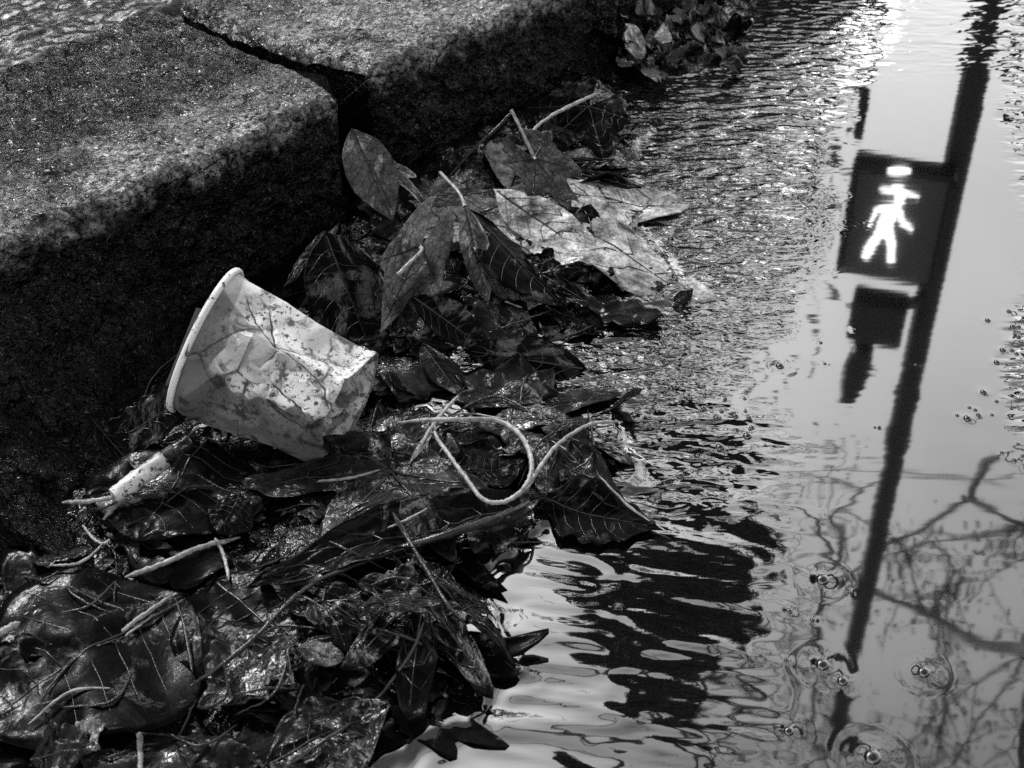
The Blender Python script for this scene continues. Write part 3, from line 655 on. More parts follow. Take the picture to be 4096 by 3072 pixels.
twig('short twig stub at the foot of the near kerb stone', [(250, 2010, .012), (350, 2005, .012), (480, 1985, .010)], [0.00086, 0.00108, 0.00072], 'stalk')
twig('thin twig slanting beneath the stub', [(345, 2050, .006), (400, 2035, .008), (475, 2005, .008)], [0.00086, 0.00058], 'stalkd')
twig('curled shiny stem below the kerb foot stub', [(330, 2100, .006), (370, 2150, .006), (410, 2175, .005), (440, 2160, .004)], [0.00065, 0.00065], 'stalk')
twig('slim pale twig over the smooth corner leaf', [(450, 2560, .004), (560, 2470, .007), (690, 2380, .006)], [0.00079, 0.00101, 0.00065], 'stalk')
twig('second slim twig lying parallel on the corner leaf', [(500, 2545, .003), (620, 2455, .004)], [0.00050, 0.00043], 'stalk')
twig('long shiny twig across the lower middle leaves', [(760, 2745, .003), (900, 2650, .006), (1030, 2540, .008), (1200, 2370, .007), (1400, 2260, .005)], [0.00065, 0.00101, 0.00094, 0.00072], 'stalkd')
twig('thin dark stem lying on the corner leaf', [(700, 2390, .003), (735, 2500, .004), (770, 2690, .003)], [0.00043, 0.00065], 'stalkd')
twig('pale stem rising from the bottom edge at left', [(558, 2930, .010), (560, 3000, .008), (562, 3110, .006)], [0.00101, 0.00086], 'stalk')
twig('long curved stem leaving through the bottom edge', [(1080, 3110, .006), (1300, 2960, .008), (1480, 2830, .006), (1640, 2620, .008), (1700, 2480, .008)], [0.00065, 0.00079, 0.00065], 'stalkd')
twig('dark stem hugging the rolled leaf edge towards the ring', [(1250, 2330, .006), (1500, 2230, .009), (1750, 2150, .010), (1960, 2080, .008), (2120, 2010, .006)], [0.00086, 0.00158, 0.00187, 0.00130], 'stalkd')
twig('pale twig rising from the far leaves towards the second kerb stone', [(2100, 555, .034), (2180, 480, .036), (2290, 420, .034), (2400, 370, .032)], [0.00086, 0.00108, 0.00115], 'stalk', flat=False)
twig('thin stem leaning on the second kerb stone', [(1800, 700, .024), (1900, 590, .034), (1990, 510, .040), (2045, 450, .046)], [0.00072, 0.00094, 0.00101], 'stalkd', flat=False)
twig('straight dark stick across the pale lobed leaf', [(2130, 745, .018), (2230, 850, .014), (2330, 950, .009), (2420, 1010, .004)], [0.00115, 0.00101, 0.00058], 'stalkd', flat=False)
twig('straight thin stem lying on the joint leaf', [(1420, 550, .064), (1490, 670, .052), (1560, 830, .036)], [0.00079, 0.00086, 0.00050], 'stalkd', flat=False)
twig('short bright stalk piece left of the wide grey leaf', [(1270, 1925, .006), (1400, 1912, .007), (1520, 1880, .007)], [0.00050, 0.00065, 0.00043], 'stalk')
twig('pale stub cut off by the left edge', [(-60, 2560, .006), (20, 2520, .008), (80, 2490, .008)], [0.00158, 0.00130], 'stalk')

for i in range(46):
    for _ in range(40):
        x = random.uniform(60, 2400); y = random.uniform(1350, 3072); q = P(x, y); d = float(edgedist(np.array([q[0]]), np.array([q[1]]), SW)[0]); pp = (q-KB)@KN
        if d > .010 and pp < -.012-(.08 if x < 500 and y < 2250 else 0) and not (600 < x < 1560 and y < 1900): break
    a = random.gauss(-.35, .7); l = random.uniform(120, 420); c_ = random.uniform(-.25, .25)*l
    twig('thin shiny leaf stem lying loose on the black mat', [(x, y), (x+l*.5*math.cos(a)-c_*math.sin(a), y+l*.5*math.sin(a)+c_), (x+l*math.cos(a), y+l*math.sin(a))], [.0004, .0006, .0003], random.choice(['stalkd', 'stalkd', 'stalkd', 'stalkd', 'stalk']), name='leaf_stem', z=.002)['group'] = 'thin stems loose on the leaf mat'
# ------------------------------------------------------------------ cigarette end
def cigarette():
    a = P(455, 1985, .021); b = P(760, 1765, .030); root = empty('cigarette_end', (a+b)/2); c = (a+b)/2
    ax = b-a
    def seg(t0, t1, r0, r1, sq, seed, knob=.12):
        p = np.array([a+ax*(t0+(t1-t0)*t) for t in np.linspace(0, 1, 14)]); v, f = tubeVF(p, [r0, r1], 16, knob=knob, seed=seed); m = p.mean(0)
        v = v-c; return v, f
    v, f = seg(0, .66, .0038, .0040, 1, 3, .2); mesh('paper_tube', v, f, M['paper'], root)
    v, f = seg(.64, .80, .0039, .0038, 1, 8); mesh('filter', v, f, M['grey'], root)
    v, f = seg(.80, 1.0, .0037, .0036, 1, 9); mesh('charred_end', v, f, M['mid'], root)
    w_ = [a+ax*.02+np.array([0, 0, -.003]), a+ax*-.06+np.array([0, -.002, -.005]), a-ax*.16+np.array([0, -.001, -.007])]
    v, f = tubeVF(spline(w_, 6), [.0016, .0011, .0006], 7, knob=.6, seed=4); mesh('torn_shred', v-c, f, M['stalk'], root)
    tag(root, 'soaked pale cigarette end lying left of the cup against the kerb foot', 'cigarette end')
cigarette()

# ------------------------------------------------------------------ the crushed paper cup
def cup():
    v = ray(1150, 1480); v /= np.linalg.norm(v)
    ex = cR-v*np.dot(cR, v); ex /= np.linalg.norm(ex); ey = np.cross(v, ex)*-1
    if ey[2] < 0: ey = -ey
    axis = ex*.905-ey*.425; axis /= np.linalg.norm(axis)
    up = ex*.425+ey*.905; up /= np.linalg.norm(up)
    t = math.radians(14); A = axis*math.cos(t)-v*math.sin(t); Dp = np.cross(A, up); 
    if np.dot(Dp, v) < 0: Dp = -Dp                          # Dp points away from the camera
    bc = P(1425, 1640, .030); Lc = .0755; rc = bc-A*Lc
    nT, nS = 420, 200
    th = np.linspace(0, 2*math.pi, nT, endpoint=False); s = np.linspace(0, 1, nS)
    TH, Sg = np.meshgrid(th, s, indexing='ij')              # s 0 rim .. 1 base
    rad = .0335+(.0288-.0335)*Sg
    cx = np.cos(TH); cy = np.sin(TH)                        # cx along up, cy towards the camera
    # crushed section: superellipse, flattened in depth
    # facets
    r2 = np.random.default_rng(5); m = 26
    q = np.stack([r2.random(m)*2*math.pi, r2.random(m)], 1); off = r2.random(m)*.0035; gr = r2.normal(0, 1, (m, 2))*np.array([.0060, .020])
    H1 = np.full(TH.shape, 9.); H2 = H1.copy(); G1 = -H1.copy(); G2 = -H1.copy()
    for ii, ((a, b), o_, g_) in enumerate(zip(q, off, gr)):
        dth = (TH-a+math.pi) % (2*math.pi)-math.pi; hgt = (o_+np.clip(dth, -1.4, 1.4)*g_[0]+(Sg-b)*g_[1])
        if ii % 2:
            s_ = hgt+.004*(dth**2*.6+(Sg-b)**2*3); u_ = s_ < H1; H2 = np.where(u_, H1, np.minimum(H2, s_)); H1 = np.where(u_, s_, H1)
        else:
            s_ = hgt-.004*(dth**2*.6+(Sg-b)**2*3); u_ = s_ > G1; G2 = np.where(u_, G1, np.maximum(G2, s_)); G1 = np.where(u_, s_, G1)
    amp = sm(0, .10, Sg)*(1-.5*sm(.9, 1, Sg))*(1-.75*np.abs(np.cos(TH))**3)*1.15; dsp = H1+G1; dsp = dsp-dsp.mean(); disp = np.clip(dsp, -.009, .007)*amp
    crease = np.clip(np.exp(-(H2-H1)/.00018)+np.exp(-(G1-G2)/.00018), 0, 1)*amp
    line = np.zeros(TH.shape)
    for pl, wl in (([(.16, .45), (.45, .95), (.70, 1.12), (.86, 1.35), (.98, 1.75)], 1), ([(.30, .30), (.38, .62), (.47, .97)], 1), ([(.46, .97), (.70, .72), (.97, .42)], .8), ([(.60, 2.05), (.78, 2.35), (.97, 2.15)], 1), ([(.52, 1.75), (.36, 1.95), (.22, 1.80)], .6), ([(.50, 1.05), (.44, 1.5), (.58, 1.75), (.80, 1.9), (.97, 2.5)], .8)):
        for (s0, t0), (s1, t1) in zip(pl[:-1], pl[1:]):
            ax_, ay_ = (t1-t0)*.031, (s1-s0)*Lc; px0 = (TH-t0)*.031+.0009*pn(Sg*14, TH*5, 61); py0 = (Sg-s0)*Lc+.0009*pn(Sg*13, TH*5, 66); tt = np.clip((px0*ax_+py0*ay_)/(ax_*ax_+ay_*ay_), 0, 1)
            dl = np.hypot(px0-tt*ax_, py0-tt*ay_); line = np.maximum(line, wl*np.exp(-(dl/(.00040+.00040*np.clip(pn(Sg*9, TH*3, 70), -1, 1)))**2)); disp = disp-.0011*wl*np.exp(-(dl/.0016)**2)
    shade_soak = sm(.0, .035, TH-(2.02+.22*pn(Sg*4, Sg*0, 81)+.10*pn(Sg*13, Sg*0, 82)-.5*np.exp(-((Sg-.72)/.10)**2)*0))*sm(.99, .9, Sg*.8+.12); shade_soak = np.maximum(shade_soak, .75*sm(0, .03, .36+.06*pn(TH*3, TH*0, 84)-Sg)*sm(.75, .80, TH+.05*pn(Sg*9, Sg, 85)))  # shaded lower side darkened in the colour, plus a wet patch near the rim
    # main long fold: bright upper facet above, flatter front below
    fold = .52-.55*Sg+.08*np.sin(Sg*9)                      # angle of the fold from 'up' towards the camera
    fr = sm(-.02, .02, TH-(.95-.30*Sg)); depth = 1.0
    pol = np.ones_like(TH)
    for (ang, wd, dd) in ((1.62, .5, .07), (4.6, 1.2, .2)):
        dt = (TH-ang+math.pi) % (2*math.pi)-math.pi; pol -= dd*np.exp(-(dt/wd)**2)*Sg*(1-.3*sm(.8, 1, Sg))
    rr = rad*pol+disp
    # dents
    for (ang, s0, wa, ws, dd) in ((1.9, .42, .30, .11, .0045), (1.25, .62, .24, .16, .004), (2.25, .78, .35, .12, .005), (1.5, .2, .3, .08, .002)):
        rr -= dd*np.maximum(0, 1-np.hypot((TH-ang)/wa, (Sg-s0)/ws))
    def pos(rr, TH, Sg):
        T2 = TH % (2*math.pi); f0 = .42-.10*Sg; cA = [0, .0, math.pi]; pa = np.array([[1, 0], [f0.mean(), .62], [-.30, .66], [-1, 0]])
        tb = np.array([0, .95, 1.95, math.pi]); ua = np.interp(T2, tb, pa[:, 0]); ub = np.interp(T2, tb, pa[:, 1]); fr_ = T2 <= math.pi
        ub = ub+.10*(Sg-.5)*np.exp(-((T2-.95)/.3)**2)
        wq = sm(0, .30, Sg)*fr_; a = rr*(np.cos(TH)*(1-wq)+ua*wq); b = rr*(np.sin(TH)*.55*(1-wq)+ub*wq)
        return rc+(Sg*Lc-.22*(b+.012)*Sg**5)[..., None]*A+a[..., None]*up-b[..., None]*Dp
    def pos_old(rr, TH, Sg):
        a = rr*np.cos(TH); b = rr*np.sin(TH)*.62
        return rc+(Sg*Lc-.16*b*Sg**4)[..., None]*A+a[..., None]*up-b[..., None]*Dp
    O = pos(rr, TH, Sg); c0 = (rc+bc)/2
    # sag of the base end: bottom end pinched
    root = empty('paper_cup', c0)
    F = gridF(nT, nS).tolist()+[[(nT-1)*nS+j, j, j+1, (nT-1)*nS+j+1] for j in range(nS-1)]
    w_ = mesh('cup_wall', O.reshape(-1, 3)-c0, F, M['paper'], root, attrs={'crease': crease, 'line': line, 'shade_soak': shade_soak})
    md = w_.modifiers.new('t', 'SOLIDIFY'); md.thickness = .0006; md.offset = -1
    # rolled rim
    rim = []
    kk = 10
    for i in range(nT):
        ce = O[i, 0]; out = ce-rc; out = out-A*np.dot(out, A); out /= np.linalg.norm(out)
        for j in range(kk):
            al = 2*math.pi*j/kk; rim.append(ce+out*(.0008+.0013*math.cos(al))-A*(-.0002+.0017*math.sin(al)))
    rf = gridF(nT, kk, 0, True).tolist()+[[(nT-1)*kk+j, j, (j+1) % kk, (nT-1)*kk+(j+1) % kk] for j in range(kk)]
    mesh('rolled_rim', np.array(rim)-c0, rf, M['rimp'], root)
    # recessed, buckled base disc and the skirt lip round it
    nb = 16; cen = O[:, -1].mean(0); Vb = []
    for i in range(nT):
        for j in range(nb):
            f = 1-j/(nb-1); e = O[i, -1]; p_ = cen+(e-cen)*f*.985; dpt = .011*sm(1.0, .80, f)+.003*pn(th[i]*1.5, f*3.0, 3)*(1-f)
            Vb.append(p_-A*(dpt))
    bf = gridF(nT, nb).tolist()+[[(nT-1)*nb+j, j, j+1, (nT-1)*nb+j+1] for j in range(nb-1)]
    mesh('cup_base', np.array(Vb)-c0, bf, M['paper'], root, attrs={'crease': np.full(len(Vb), .35)})
    tag(root, 'crushed dirty white paper cup on its side against the kerb', 'paper cup')
    # torn card lying behind the rim
    k0 = P(790, 1215, .074); k1 = P(700, 1385, .060)
    pts = [(785, 1230), (850, 1245), (905, 1250), (700, 1640), (640, 1590)]
    vw = np.array([P(x, y, .0) for x, y in pts]); 
    dist = np.linalg.norm(rc-cC)+.012
    V1 = []; 
    for (x, y) in pts:
        r_ = ray(x, y); r_ /= np.linalg.norm(r_); V1.append(cC+r_*dist)
    V1 = np.array(V1); cc = V1.mean(0); V2 = V1+v*.0012
    V = np.vstack([V1, V2])-cc; n = len(pts); FF = [list(range(n))[::-1], [n+i for i in range(n)]]+[[i, (i+1) % n, n+(i+1) % n, n+i] for i in range(n)]
    o = mesh('card_flap', V, FF, M['cardm'], None, smooth=False); o.location = cc; tag(o, 'flat scrap of stained card stuck behind the rim of the cup', 'card scrap')
def rimmat(name, base, dirt):
    m = Mat(name); v = m.mapping(); m.set(Roughness=.4)
    m.color(m.mix(m.rng(m.noise(v, 190, 4, .7, .5), .58, .64, 0, dirt), base, .02)); m.bump(m.noise(v, 500), .0004, .3); return m.m
M['rimp'] = rimmat('rim_paper', .78, .9); M['cardm'] = rimmat('stained_card', .12, .8)
cup()

# ------------------------------------------------------------------ bubbles
def bubble_mat():
    m = Mat('bubble_film'); m.set(Base_Color=.02, Roughness=.02, IOR=1.33); m.b.inputs['Transmission Weight'].default_value = .75
    m.b.inputs['Coat Weight'].default_value = 1; m.b.inputs['Coat IOR'].default_value = 2.2; m.b.inputs['Coat Roughness'].default_value = .02; return m.m
M['bub'] = bubble_mat()
bl_me = None
def bubble(x, y, r, label, group):
    V = []; k = 16; rings = 6
    for i in range(rings+1):
        a = i/rings*math.pi/2*.96
        for j in range(k): t = 2*math.pi*j/k; V.append((math.cos(a)*math.cos(t), math.cos(a)*math.sin(t), math.sin(a)*.62))
    global bl_me
    if bl_me is None:
        F = [[i*k+j, i*k+(j+1) % k, (i+1)*k+(j+1) % k, (i+1)*k+j] for i in range(rings) for j in range(k)]+[[rings*k+j for j in range(k)]]
        o = mesh('bubble', V, F, M['bub']); bl_me = o.data
    else:
        o = bpy.data.objects.new('bubble', bl_me); COL.objects.link(o)
    q = P(x, y, 0); o.location = (q[0], q[1], .0002); o.scale = (r, r, r); tag(o, label, 'bubble', group)
for (x, y, r) in BUB:
    if x > 3600 and y < 2000: g = ('tiny bubble in the cluster by the right edge of the water', 'bubbles clustered at the right edge')
    elif x < 3150 and y < 1900: g = ('tiny bubble beside the black leaf point at the shore of the leaves', 'bubbles along the leaf shore')
    elif y > 2200 and x > 3050: g = ('bubble on the smooth dark-sky water near the mirrored pole foot', 'bubbles on the smooth water at the lower right')
    elif x < 2400: g = ('bubble caught at the ragged edge of the leaf mat', 'bubbles at the leaf mat edge')
    else: g = ('small bubble on the calm water near the mirrored post', 'bubbles on the calm water')
    bubble(x, y, r*.72, *g)

# ------------------------------------------------------------------ the crossing signal (seen mirrored in the water)
def signal():
    D = 4.3
    zt = R(3350, 1085, D)[2]                                # upper edge of the box
    BL = RZ(3325, 1085, zt); BR = RZ(3750, 1160, zt)
    zb = R(3462, 655, D)[2]
    hx_ = (BR-BL); wd = np.linalg.norm(hx_); ux = hx_/wd; uz = np.array([0, 0, 1.]); un = np.cross(ux, uz)
    if np.dot(un, -BL) < 0: un = -un
    root = empty('pedestrian_signal', (BL[0], BL[1], 0)); c0 = np.array([BL[0], BL[1], 0])
    cen = (BL+BR)/2; cen[2] = (zt+zb)/2
    def put(n, V, F, m, s=False, par=None): return mesh(n, np.asarray(V)-c0, F, m, par or root, smooth=s)
    pr = 0.043
    pt = R(3335, 2990, D+.12); pb = R(3955, 0, D+.12)
    px_ = (pt[0]+pb[0])/2; py_ = (pt[1]+pb[1])/2
    pole = np.array([[px_, py_, -.03], [px_, py_, pt[2]]])
    v, f = tubeVF(np.array([pole[0]*(1-t)+pole[1]*t for t in np.linspace(0, 1, 12)]), [.048, .036], 20); put('pole', v, f, M['pole'], True)
    v, f = tubeVF(np.array([[px_, py_, -.03], [px_, py_, .05]]), [.11, .10], 20); put('base_flange', v, f, M['pole'])
    v, f = tubeVF(np.array([[px_, py_, pt[2]], [px_, py_, pt[2]+.02]]), [.042, .02], 20); put('pole_cap', v, f, M['pole'])
    hw = wd/2*.93; hh = (zt-zb)/2
    hc = cen-un*.055
    v, f = boxVF(hc, ux*hw, un*.05, uz*hh, .06); put('signal_housing', v, f, M['housing'])
    v, f = boxVF(hc+un*.0515, ux*hw*.86, un*.004, uz*hh*.90, .02); put('display_panel', v, f, M['panel'])
    # hood round the display
    for s_, nm in ((1, 'visor_side'), (-1, 'visor_side')):
        v, f = boxVF(hc+un*.075+ux*hw*.95*s_, ux*.004, un*.03, uz*hh*.95, 0); put(nm, v, f, M['housing'])
    for zz in (-.6, .6):
        e = np.array([px_, py_, hc[2]+hh*zz]); s0 = hc+ux*hw*.6+uz*hh*zz-un*.03
        v, f = tubeVF(np.array([s0*(1-t)+e*t for t in (0, .5, 1)]), [.018, .018], 8); put('bracket', v, f, M['pole'])
    # pictogram: traced on the panel plane
    plane_o = hc+un*.066
    def on(x, y):
        d = ray(x, y); d = np.array([d[0], d[1], -d[2]]); o = np.array([0, 0, -CH]); t = np.dot(plane_o-o, un)/np.dot(d, un); return o+d*t
    def sh(px, name, par=None, thick=.006):
        a = np.array([on(3150+x*800/1475, 400+y*800/1475) for x, y in px]); n = len(a); V = np.vstack([a+un*thick, a]); F = [list(range(n)), [n+i for i in range(n)][::-1]]+[[i, (i+1) % n, n+(i+1) % n, n+i] for i in range(n)]
        import bmesh
        o = put(name, V, F, M['lamp'], False, par)
        bm = bmesh.new(); bm.from_mesh(o.data); bmesh.ops.triangulate(bm, faces=[q for q in bm.faces if len(q.verts) > 4]); bmesh.ops.recalc_face_normals(bm, faces=bm.faces); bm.to_mesh(o.data); bm.free(); return o
    man = [(762, 758), (700, 765), (640, 795), (618, 850), (596, 900), (600, 925), (622, 926), (640, 880), (660, 832), (700, 820), (670, 885), (645, 960), (600, 1040), (548, 1130), (556, 1158), (590, 1172), (612, 1150), (665, 1075),
           (705, 1015), (728, 1050), (735, 1110), (738, 1195), (765, 1203), (800, 1190), (792, 1150), (800, 1060), (790, 1000), (775, 940), (790, 900), (812, 850), (822, 905), (850, 930), (912, 972), (930, 958), (925, 935), (880, 895), (858, 868), (855, 820), (836, 782), (802, 756)]
    sh(man, 'walking_figure')
    hd = [(830+42*math.cos(a), 720+50*math.sin(a)) for a in np.linspace(0, 2*math.pi, 20, endpoint=False)]; sh(hd, 'figure_head', thick=.0075)
    hat_copy = [(670, 660), (705, 646), (760, 648), (772, 630), (800, 622), (850, 630), (872, 660), (925, 686), (975, 712), (965, 728), (920, 722), (860, 706), (800, 704), (740, 694), (695, 680)]; sh(hat_copy, 'hat_ripple_copy', thick=.005)  # rippled second image of the head, added as a lit shape
    ov_ = [(824+88*math.cos(a)*(1+.05*math.sin(3*a)), 520+40*math.sin(a)) for a in np.linspace(0, 2*math.pi, 24, endpoint=False)]; sh(ov_, 'oval_ripple_copy')  # oval split off the mirrored head by ripples, built as a glowing piece
    # detector box above the display and its hanging sensor
    z1 = R(3560, 1190, D)[2]; z2 = R(3560, 1395, D)[2]; a_ = RZ(3395, 1200, z1); b_ = RZ(3640, 1235, z1); c_ = (a_+b_)/2; c_[2] = (z1+z2)/2; c_ = c_-un*.08
    v, f = boxVF(c_, ux*np.linalg.norm(b_-a_)/2*.92, un*.06, uz*abs(z2-z1)/2*.82, .12); put('upper_box', v, f, M['housing'])
    v, f = tubeVF(np.array([R(3610, 1230, D), [px_, py_, R(3610, 1230, D)[2]]]), [.02, .02], 8); put('bracket', v, f, M['pole'])
    q0 = R(3455, 1380, D); q1 = R(3390, 1600, D); v, f = tubeVF(np.array([q0*(1-t)+q1*t for t in np.linspace(0, 1, 8)]), [.035, .05, .048, .03], 14); put('side_sensor', v, f, M['housing'], True)
    # lower slim conduit
    q0 = R(3430, 560, D); q1 = R(3490, 0, D); q1[:2] = q0[:2]; v, f = tubeVF(np.array([[q0[0], q0[1], -.02], q0]), [.016, .016], 10); put('slim_conduit', v, f, M['pole'], True)
    tag(root, 'tall black pedestrian crossing signal with a lit walking figure, mirrored in the puddle', 'traffic signal')
def panel_mat():
    m = Mat('display_glass'); m.set(Base_Color=.07, Roughness=.6); return m.m
M['panel'] = panel_mat(); signal()
def small_signal():
    D = 9.0; a = R(3120, 850, D); b = R(3235, 870, D); c = R(3120, 1005, D); ctr = (a+b)/2; zt = c[2]; zb = a[2]; root = empty('traffic_signal', (ctr[0], ctr[1], 0)); c0 = np.array([ctr[0], ctr[1], 0])
    wd = np.linalg.norm((b-a)[:2])/2; ux = np.array([.97, -.2, 0]); un = np.array([-.2, -.97, 0]); hh = (zt-zb)/2
    v, f = boxVF([0, 0, (zt+zb)/2], ux*wd, un*.12, np.array([0, 0, hh]), .08); mesh('signal_housing', v, f, M['housing'], root, False)
    for k in (-.6, 0, .6):
        v, f = tubeVF(np.array([un*.11+[0, 0, (zt+zb)/2+hh*k], un*.22+[0, 0, (zt+zb)/2+hh*k]]), [wd*.5, wd*.52], 14); mesh('lens_hood', v, f, M['housing'], root, True)
    v, f = tubeVF(np.array([[0, 0, -.03], [0, 0, zb]]), [.05, .045], 12); mesh('pole', v, f, M['pole'], root, True)
    tag(root, 'small distant three-lamp traffic signal mirrored left of the walking figure', 'traffic signal')
small_signal()

# ------------------------------------------------------------------ trees (mirrored), cables, buildings
def tree(name, label, base, height, lean, levels, spread, seed, leaves, lsize, crown=None, first=.5, thick=.09, dens=.03, splitn=3):
    r = random.Random(seed); parts = []; tips = []
    def grow(p, d, l, rad, lev):
        pts = [p]; q = p.copy(); dd = d.copy()
        for i in range(6):
            ww = .13 if lev else .018; dd = dd+np.array([r.gauss(0, ww), r.gauss(0, ww), r.gauss(.02, .06)]); dd /= np.linalg.norm(dd); q = q+dd*l/6; pts.append(q.copy())
        parts.append(tubeVF(spline(pts, 3), [rad, rad*.55], 6 if lev else 10)); tips.extend(pts[2:] if lev >= 1 else [])
        if lev < levels:
            for k in range(splitn if lev else splitn+3):
                t = r.uniform(.35, 1) if lev else first+(1-first)*k/(splitn+2)
                b = pts[min(6, max(1, int(t*6)))]; a = r.uniform(0, 6.28); n = np.array([math.cos(a), math.sin(a), r.uniform(.1, .7)])
                nd = dd*.55+n*spread; nd /= np.linalg.norm(nd); grow(b, nd, l*r.uniform(.42, .62), rad*.58, lev+1)
    base = np.asarray(base, float); root = empty(name, base); d0 = np.array([lean[0], lean[1], 1.]); d0 /= np.linalg.norm(d0)
    grow(np.zeros(3), d0, height, thick, 0)
    v, f = parts[0]; mesh('trunk', v, f, M['bark'], root)
    v, f = joinVF(parts[1:]); mesh('branches', v, f, M['bark'], root)
    V = []; F = []
    for i in range(leaves):
        if crown: 
            cc, rr = crown; a = np.array([r.gauss(0, 1), r.gauss(0, 1), r.gauss(0, 1)]); a = a/np.linalg.norm(a)*r.random()**.4; hz = (a[2]+1)/2
            p = np.asarray(cc)+a*np.asarray(rr)*np.array([1.15-.75*hz, 1.15-.75*hz, 1])
            if pn(p[0]*3.1, p[2]*3.1+p[1]*2, seed) < -.28: continue
        else: p = tips[r.randrange(len(tips))]+np.array([r.gauss(0, dens) for _ in range(3)])
        u = np.array([r.gauss(0, 1) for _ in range(3)]); u /= np.linalg.norm(u); w_ = np.cross(u, [r.gauss(0, 1) for _ in range(3)]); w_ /= np.linalg.norm(w_); s = lsize*r.uniform(.6, 1.3)
        n = len(V); V += [p, p+u*s*.5+w_*s*.3, p+u*s, p+u*s*.5-w_*s*.3]; F.append([n, n+1, n+2, n+3])
    if V: tag(mesh('crown', V, F, M['foliage'], root, False), kind='stuff')
    tag(root, label, 'tree'); return root
M['foliage'] = simple('tree_foliage', .03, .7, 1.4, 4, .5, 30, .001)
# thin bare tree at the lower right of the mirror
t1 = R(4330, 2050, 7.2); t2 = R(4290, 3060, 7.2); tl = (t2-t1)/(t2[2]-t1[2]); b = t1-tl*t1[2]
tree('bare_tree', 'thin bare tree with tangled branches mirrored at the lower right', (b[0], b[1], -.03), t2[2]+2.2, (tl[0], tl[1]), 4, .95, 5, 9000, .06, first=.66, thick=.065, dens=.10, splitn=4)
# dense dark tree mirrored in the rippled water
b = R(2600, 1700, 6.2); top = R(2640, 2800, 6.2); cz0 = R(2700, 1960, 6.2)[2]
ctr = R(2720, 2340, 6.2)
DT = tree('dense_tree', 'dense dark tree with a leaning top mirrored in the rippled water', (ctr[0]-.75, ctr[1]+.3, -.03), R(2350, 3050, 6.2)[2], (.06, -.02), 2, .5, 8, 19000, .09,
     crown=((.68, -.3, ctr[2]+.22), (.66, .5, (top[2]-cz0)/2*1.3)), first=.6, thick=.08)
def street_lamp():
    D = 11.0; q = R(3425, 50, D); root = empty('street_lamp', (q[0], q[1], 0)); c0 = np.array([q[0], q[1], 0])
    V = []; k = 20; rg = 12
    for i in range(rg+1):
        a = -math.pi/2+math.pi*i/rg
        for j in range(k): t = 2*math.pi*j/k; V.append((.34*math.cos(a)*math.cos(t)+1e-4*math.cos(t), .34*math.cos(a)*math.sin(t)+1e-4*math.sin(t), q[2]+.27*math.sin(a)))
    mesh('globe', V, gridF(rg+1, k, 0, True), M['lampglobe'], root)
    v, f = tubeVF(np.array([[0, 0, -.03], [0, 0, q[2]*.5], [0, 0, q[2]-.25]]), [.06, .04], 14); mesh('post', v, f, M['pole'], root)
    v, f = tubeVF(np.array([[0, 0, q[2]-.30], [0, 0, q[2]-.22]]), [.07, .12], 14); mesh('collar', v, f, M['pole'], root)
    v, f = tubeVF(np.array([[0, 0, q[2]+.24], [0, 0, q[2]+.34]]), [.12, .03], 14); mesh('finial', v, f, M['pole'], root)
    tag(root, 'lit white globe street lamp whose glare breaks up on the ripples at the top', 'street lamp')
M['lampglobe'] = emit('lit_globe', 45.0); street_lamp()
b = R(2560, 600, 9.0); ct = R(2480, 760, 9.0)
tree('added_tree', 'half bare tree added to darken the choppy water beyond the leaf pile', (b[0], b[1], -.03), ct[2]*1.05, (-.05, .0), 3, .9, 31, 7000, .13, first=.45, thick=.11, dens=.28, splitn=4)  # tree put in so the choppy water has something dark to mirror
def cable(label, a, b, sag, r):
    t = np.linspace(0, 1, 24)[:, None]; p = a*(1-t)+b*t; p[:, 2] -= sag*4*(t*(1-t))[:, 0]; c = p.mean(0); v, f = tubeVF(p, [r, r], 6); o = mesh('overhead_cable', v-c, f, M['pole']); o.location = c; tag(o, label, 'cable')
q0 = R(2700, 2600, 6.2); q1 = R(2340, 3060, 6.2)
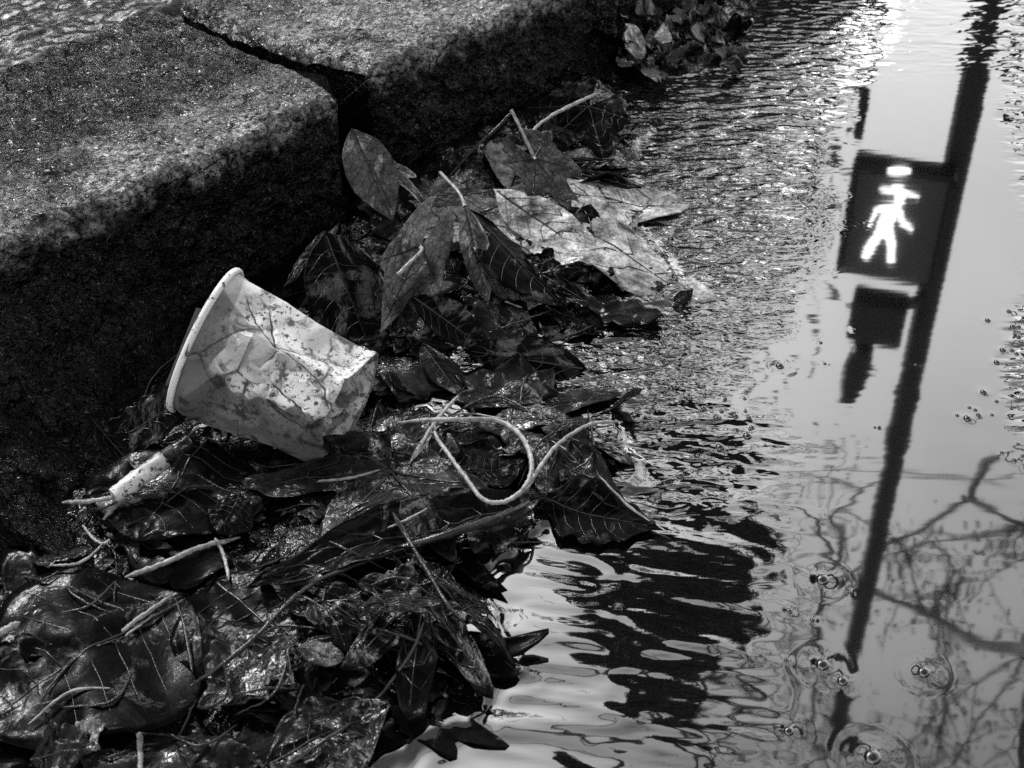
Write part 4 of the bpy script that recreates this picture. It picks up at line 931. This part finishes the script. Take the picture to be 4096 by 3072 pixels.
o = mesh('leader', *tubeVF(spline([q0-ctr, (q0+q1)/2-ctr+np.array([.04, 0, 0]), q1-ctr], 6), [.14, .06], 8), M['bark']); o.location = ctr; under(o, DT)
a_ = R(2700, 1770, 8.5); b_ = R(3540, 1880, 8.5); d_ = (b_-a_); cable('thin upper cable crossing beside the signal pole', a_-d_*2, b_+d_*2, .0, .009)

def building(label, s0, s1, p0, hgt, seed, depth=8.0, storeys=2):
    r = random.Random(seed); o0 = k2w(np.array([(s0+s1)/2]), np.array([p0]), 0)[0]; root = empty('terrace_building', o0)
    def kb(name, s, p, z, hs, hp, hz, m, par=None, share=None):
        v, f = boxVF(KD*s+KN*p+np.array([0, 0, z]), KD*hs, KN*hp, np.array([0, 0, hz])); return mesh(name, v, f, m, par or root, False)
    L_ = (s1-s0)/2; kb('wall', 0, depth/2, hgt/2, L_, depth/2, hgt/2, M['brick'])
    v = np.array([KD*a+KN*b+np.array([0, 0, c]) for a, b, c in [(-L_, -.25, hgt), (L_, -.25, hgt), (L_, depth+.2, hgt), (-L_, depth+.2, hgt), (-L_, depth/2, hgt+1.2), (L_, depth/2, hgt+1.2)]])
    mesh('roof', v, [[0, 1, 5, 4], [2, 3, 4, 5], [0, 4, 3], [1, 2, 5], [0, 3, 2, 1]], M['roof'], root, False)
    sh_ = hgt/storeys
    n = int(2*L_/2.2)
    for k in range(storeys):
        for i in range(n):
            s = -L_+(i+.5)*2*L_/n; z = sh_*k+sh_*.55
            if k == 0 and i % 4 == 1:
                dr = kb('door', s, -.02, 1.0, .45, .03, 1.0, M['pole']); kb('handle', s+.32, -.08, 1.0, .02, .03, .06, M['frame'], dr); continue
            w_ = kb('window', s, -.015, z, .55, .03, .72, M['frame']); kb('pane', s, -.055, z+.0, .48, .012, .31, M['pane'], w_); 
    tag(root, label, 'building')
building('long two-storey terrace added unseen behind the pavement to darken the ripples', -14, 9, 10.0, 8.0, 1)  # unseen terrace, raised so tilted ripples mirror something dark
building('lower dark terrace further up the street past the signal', 9.6, 34, 10.4, 5.0, 2)
building('dark terrace facing the kerb across the road behind the puddle', -16, 16, -22.0, 6.0, 3, depth=8)
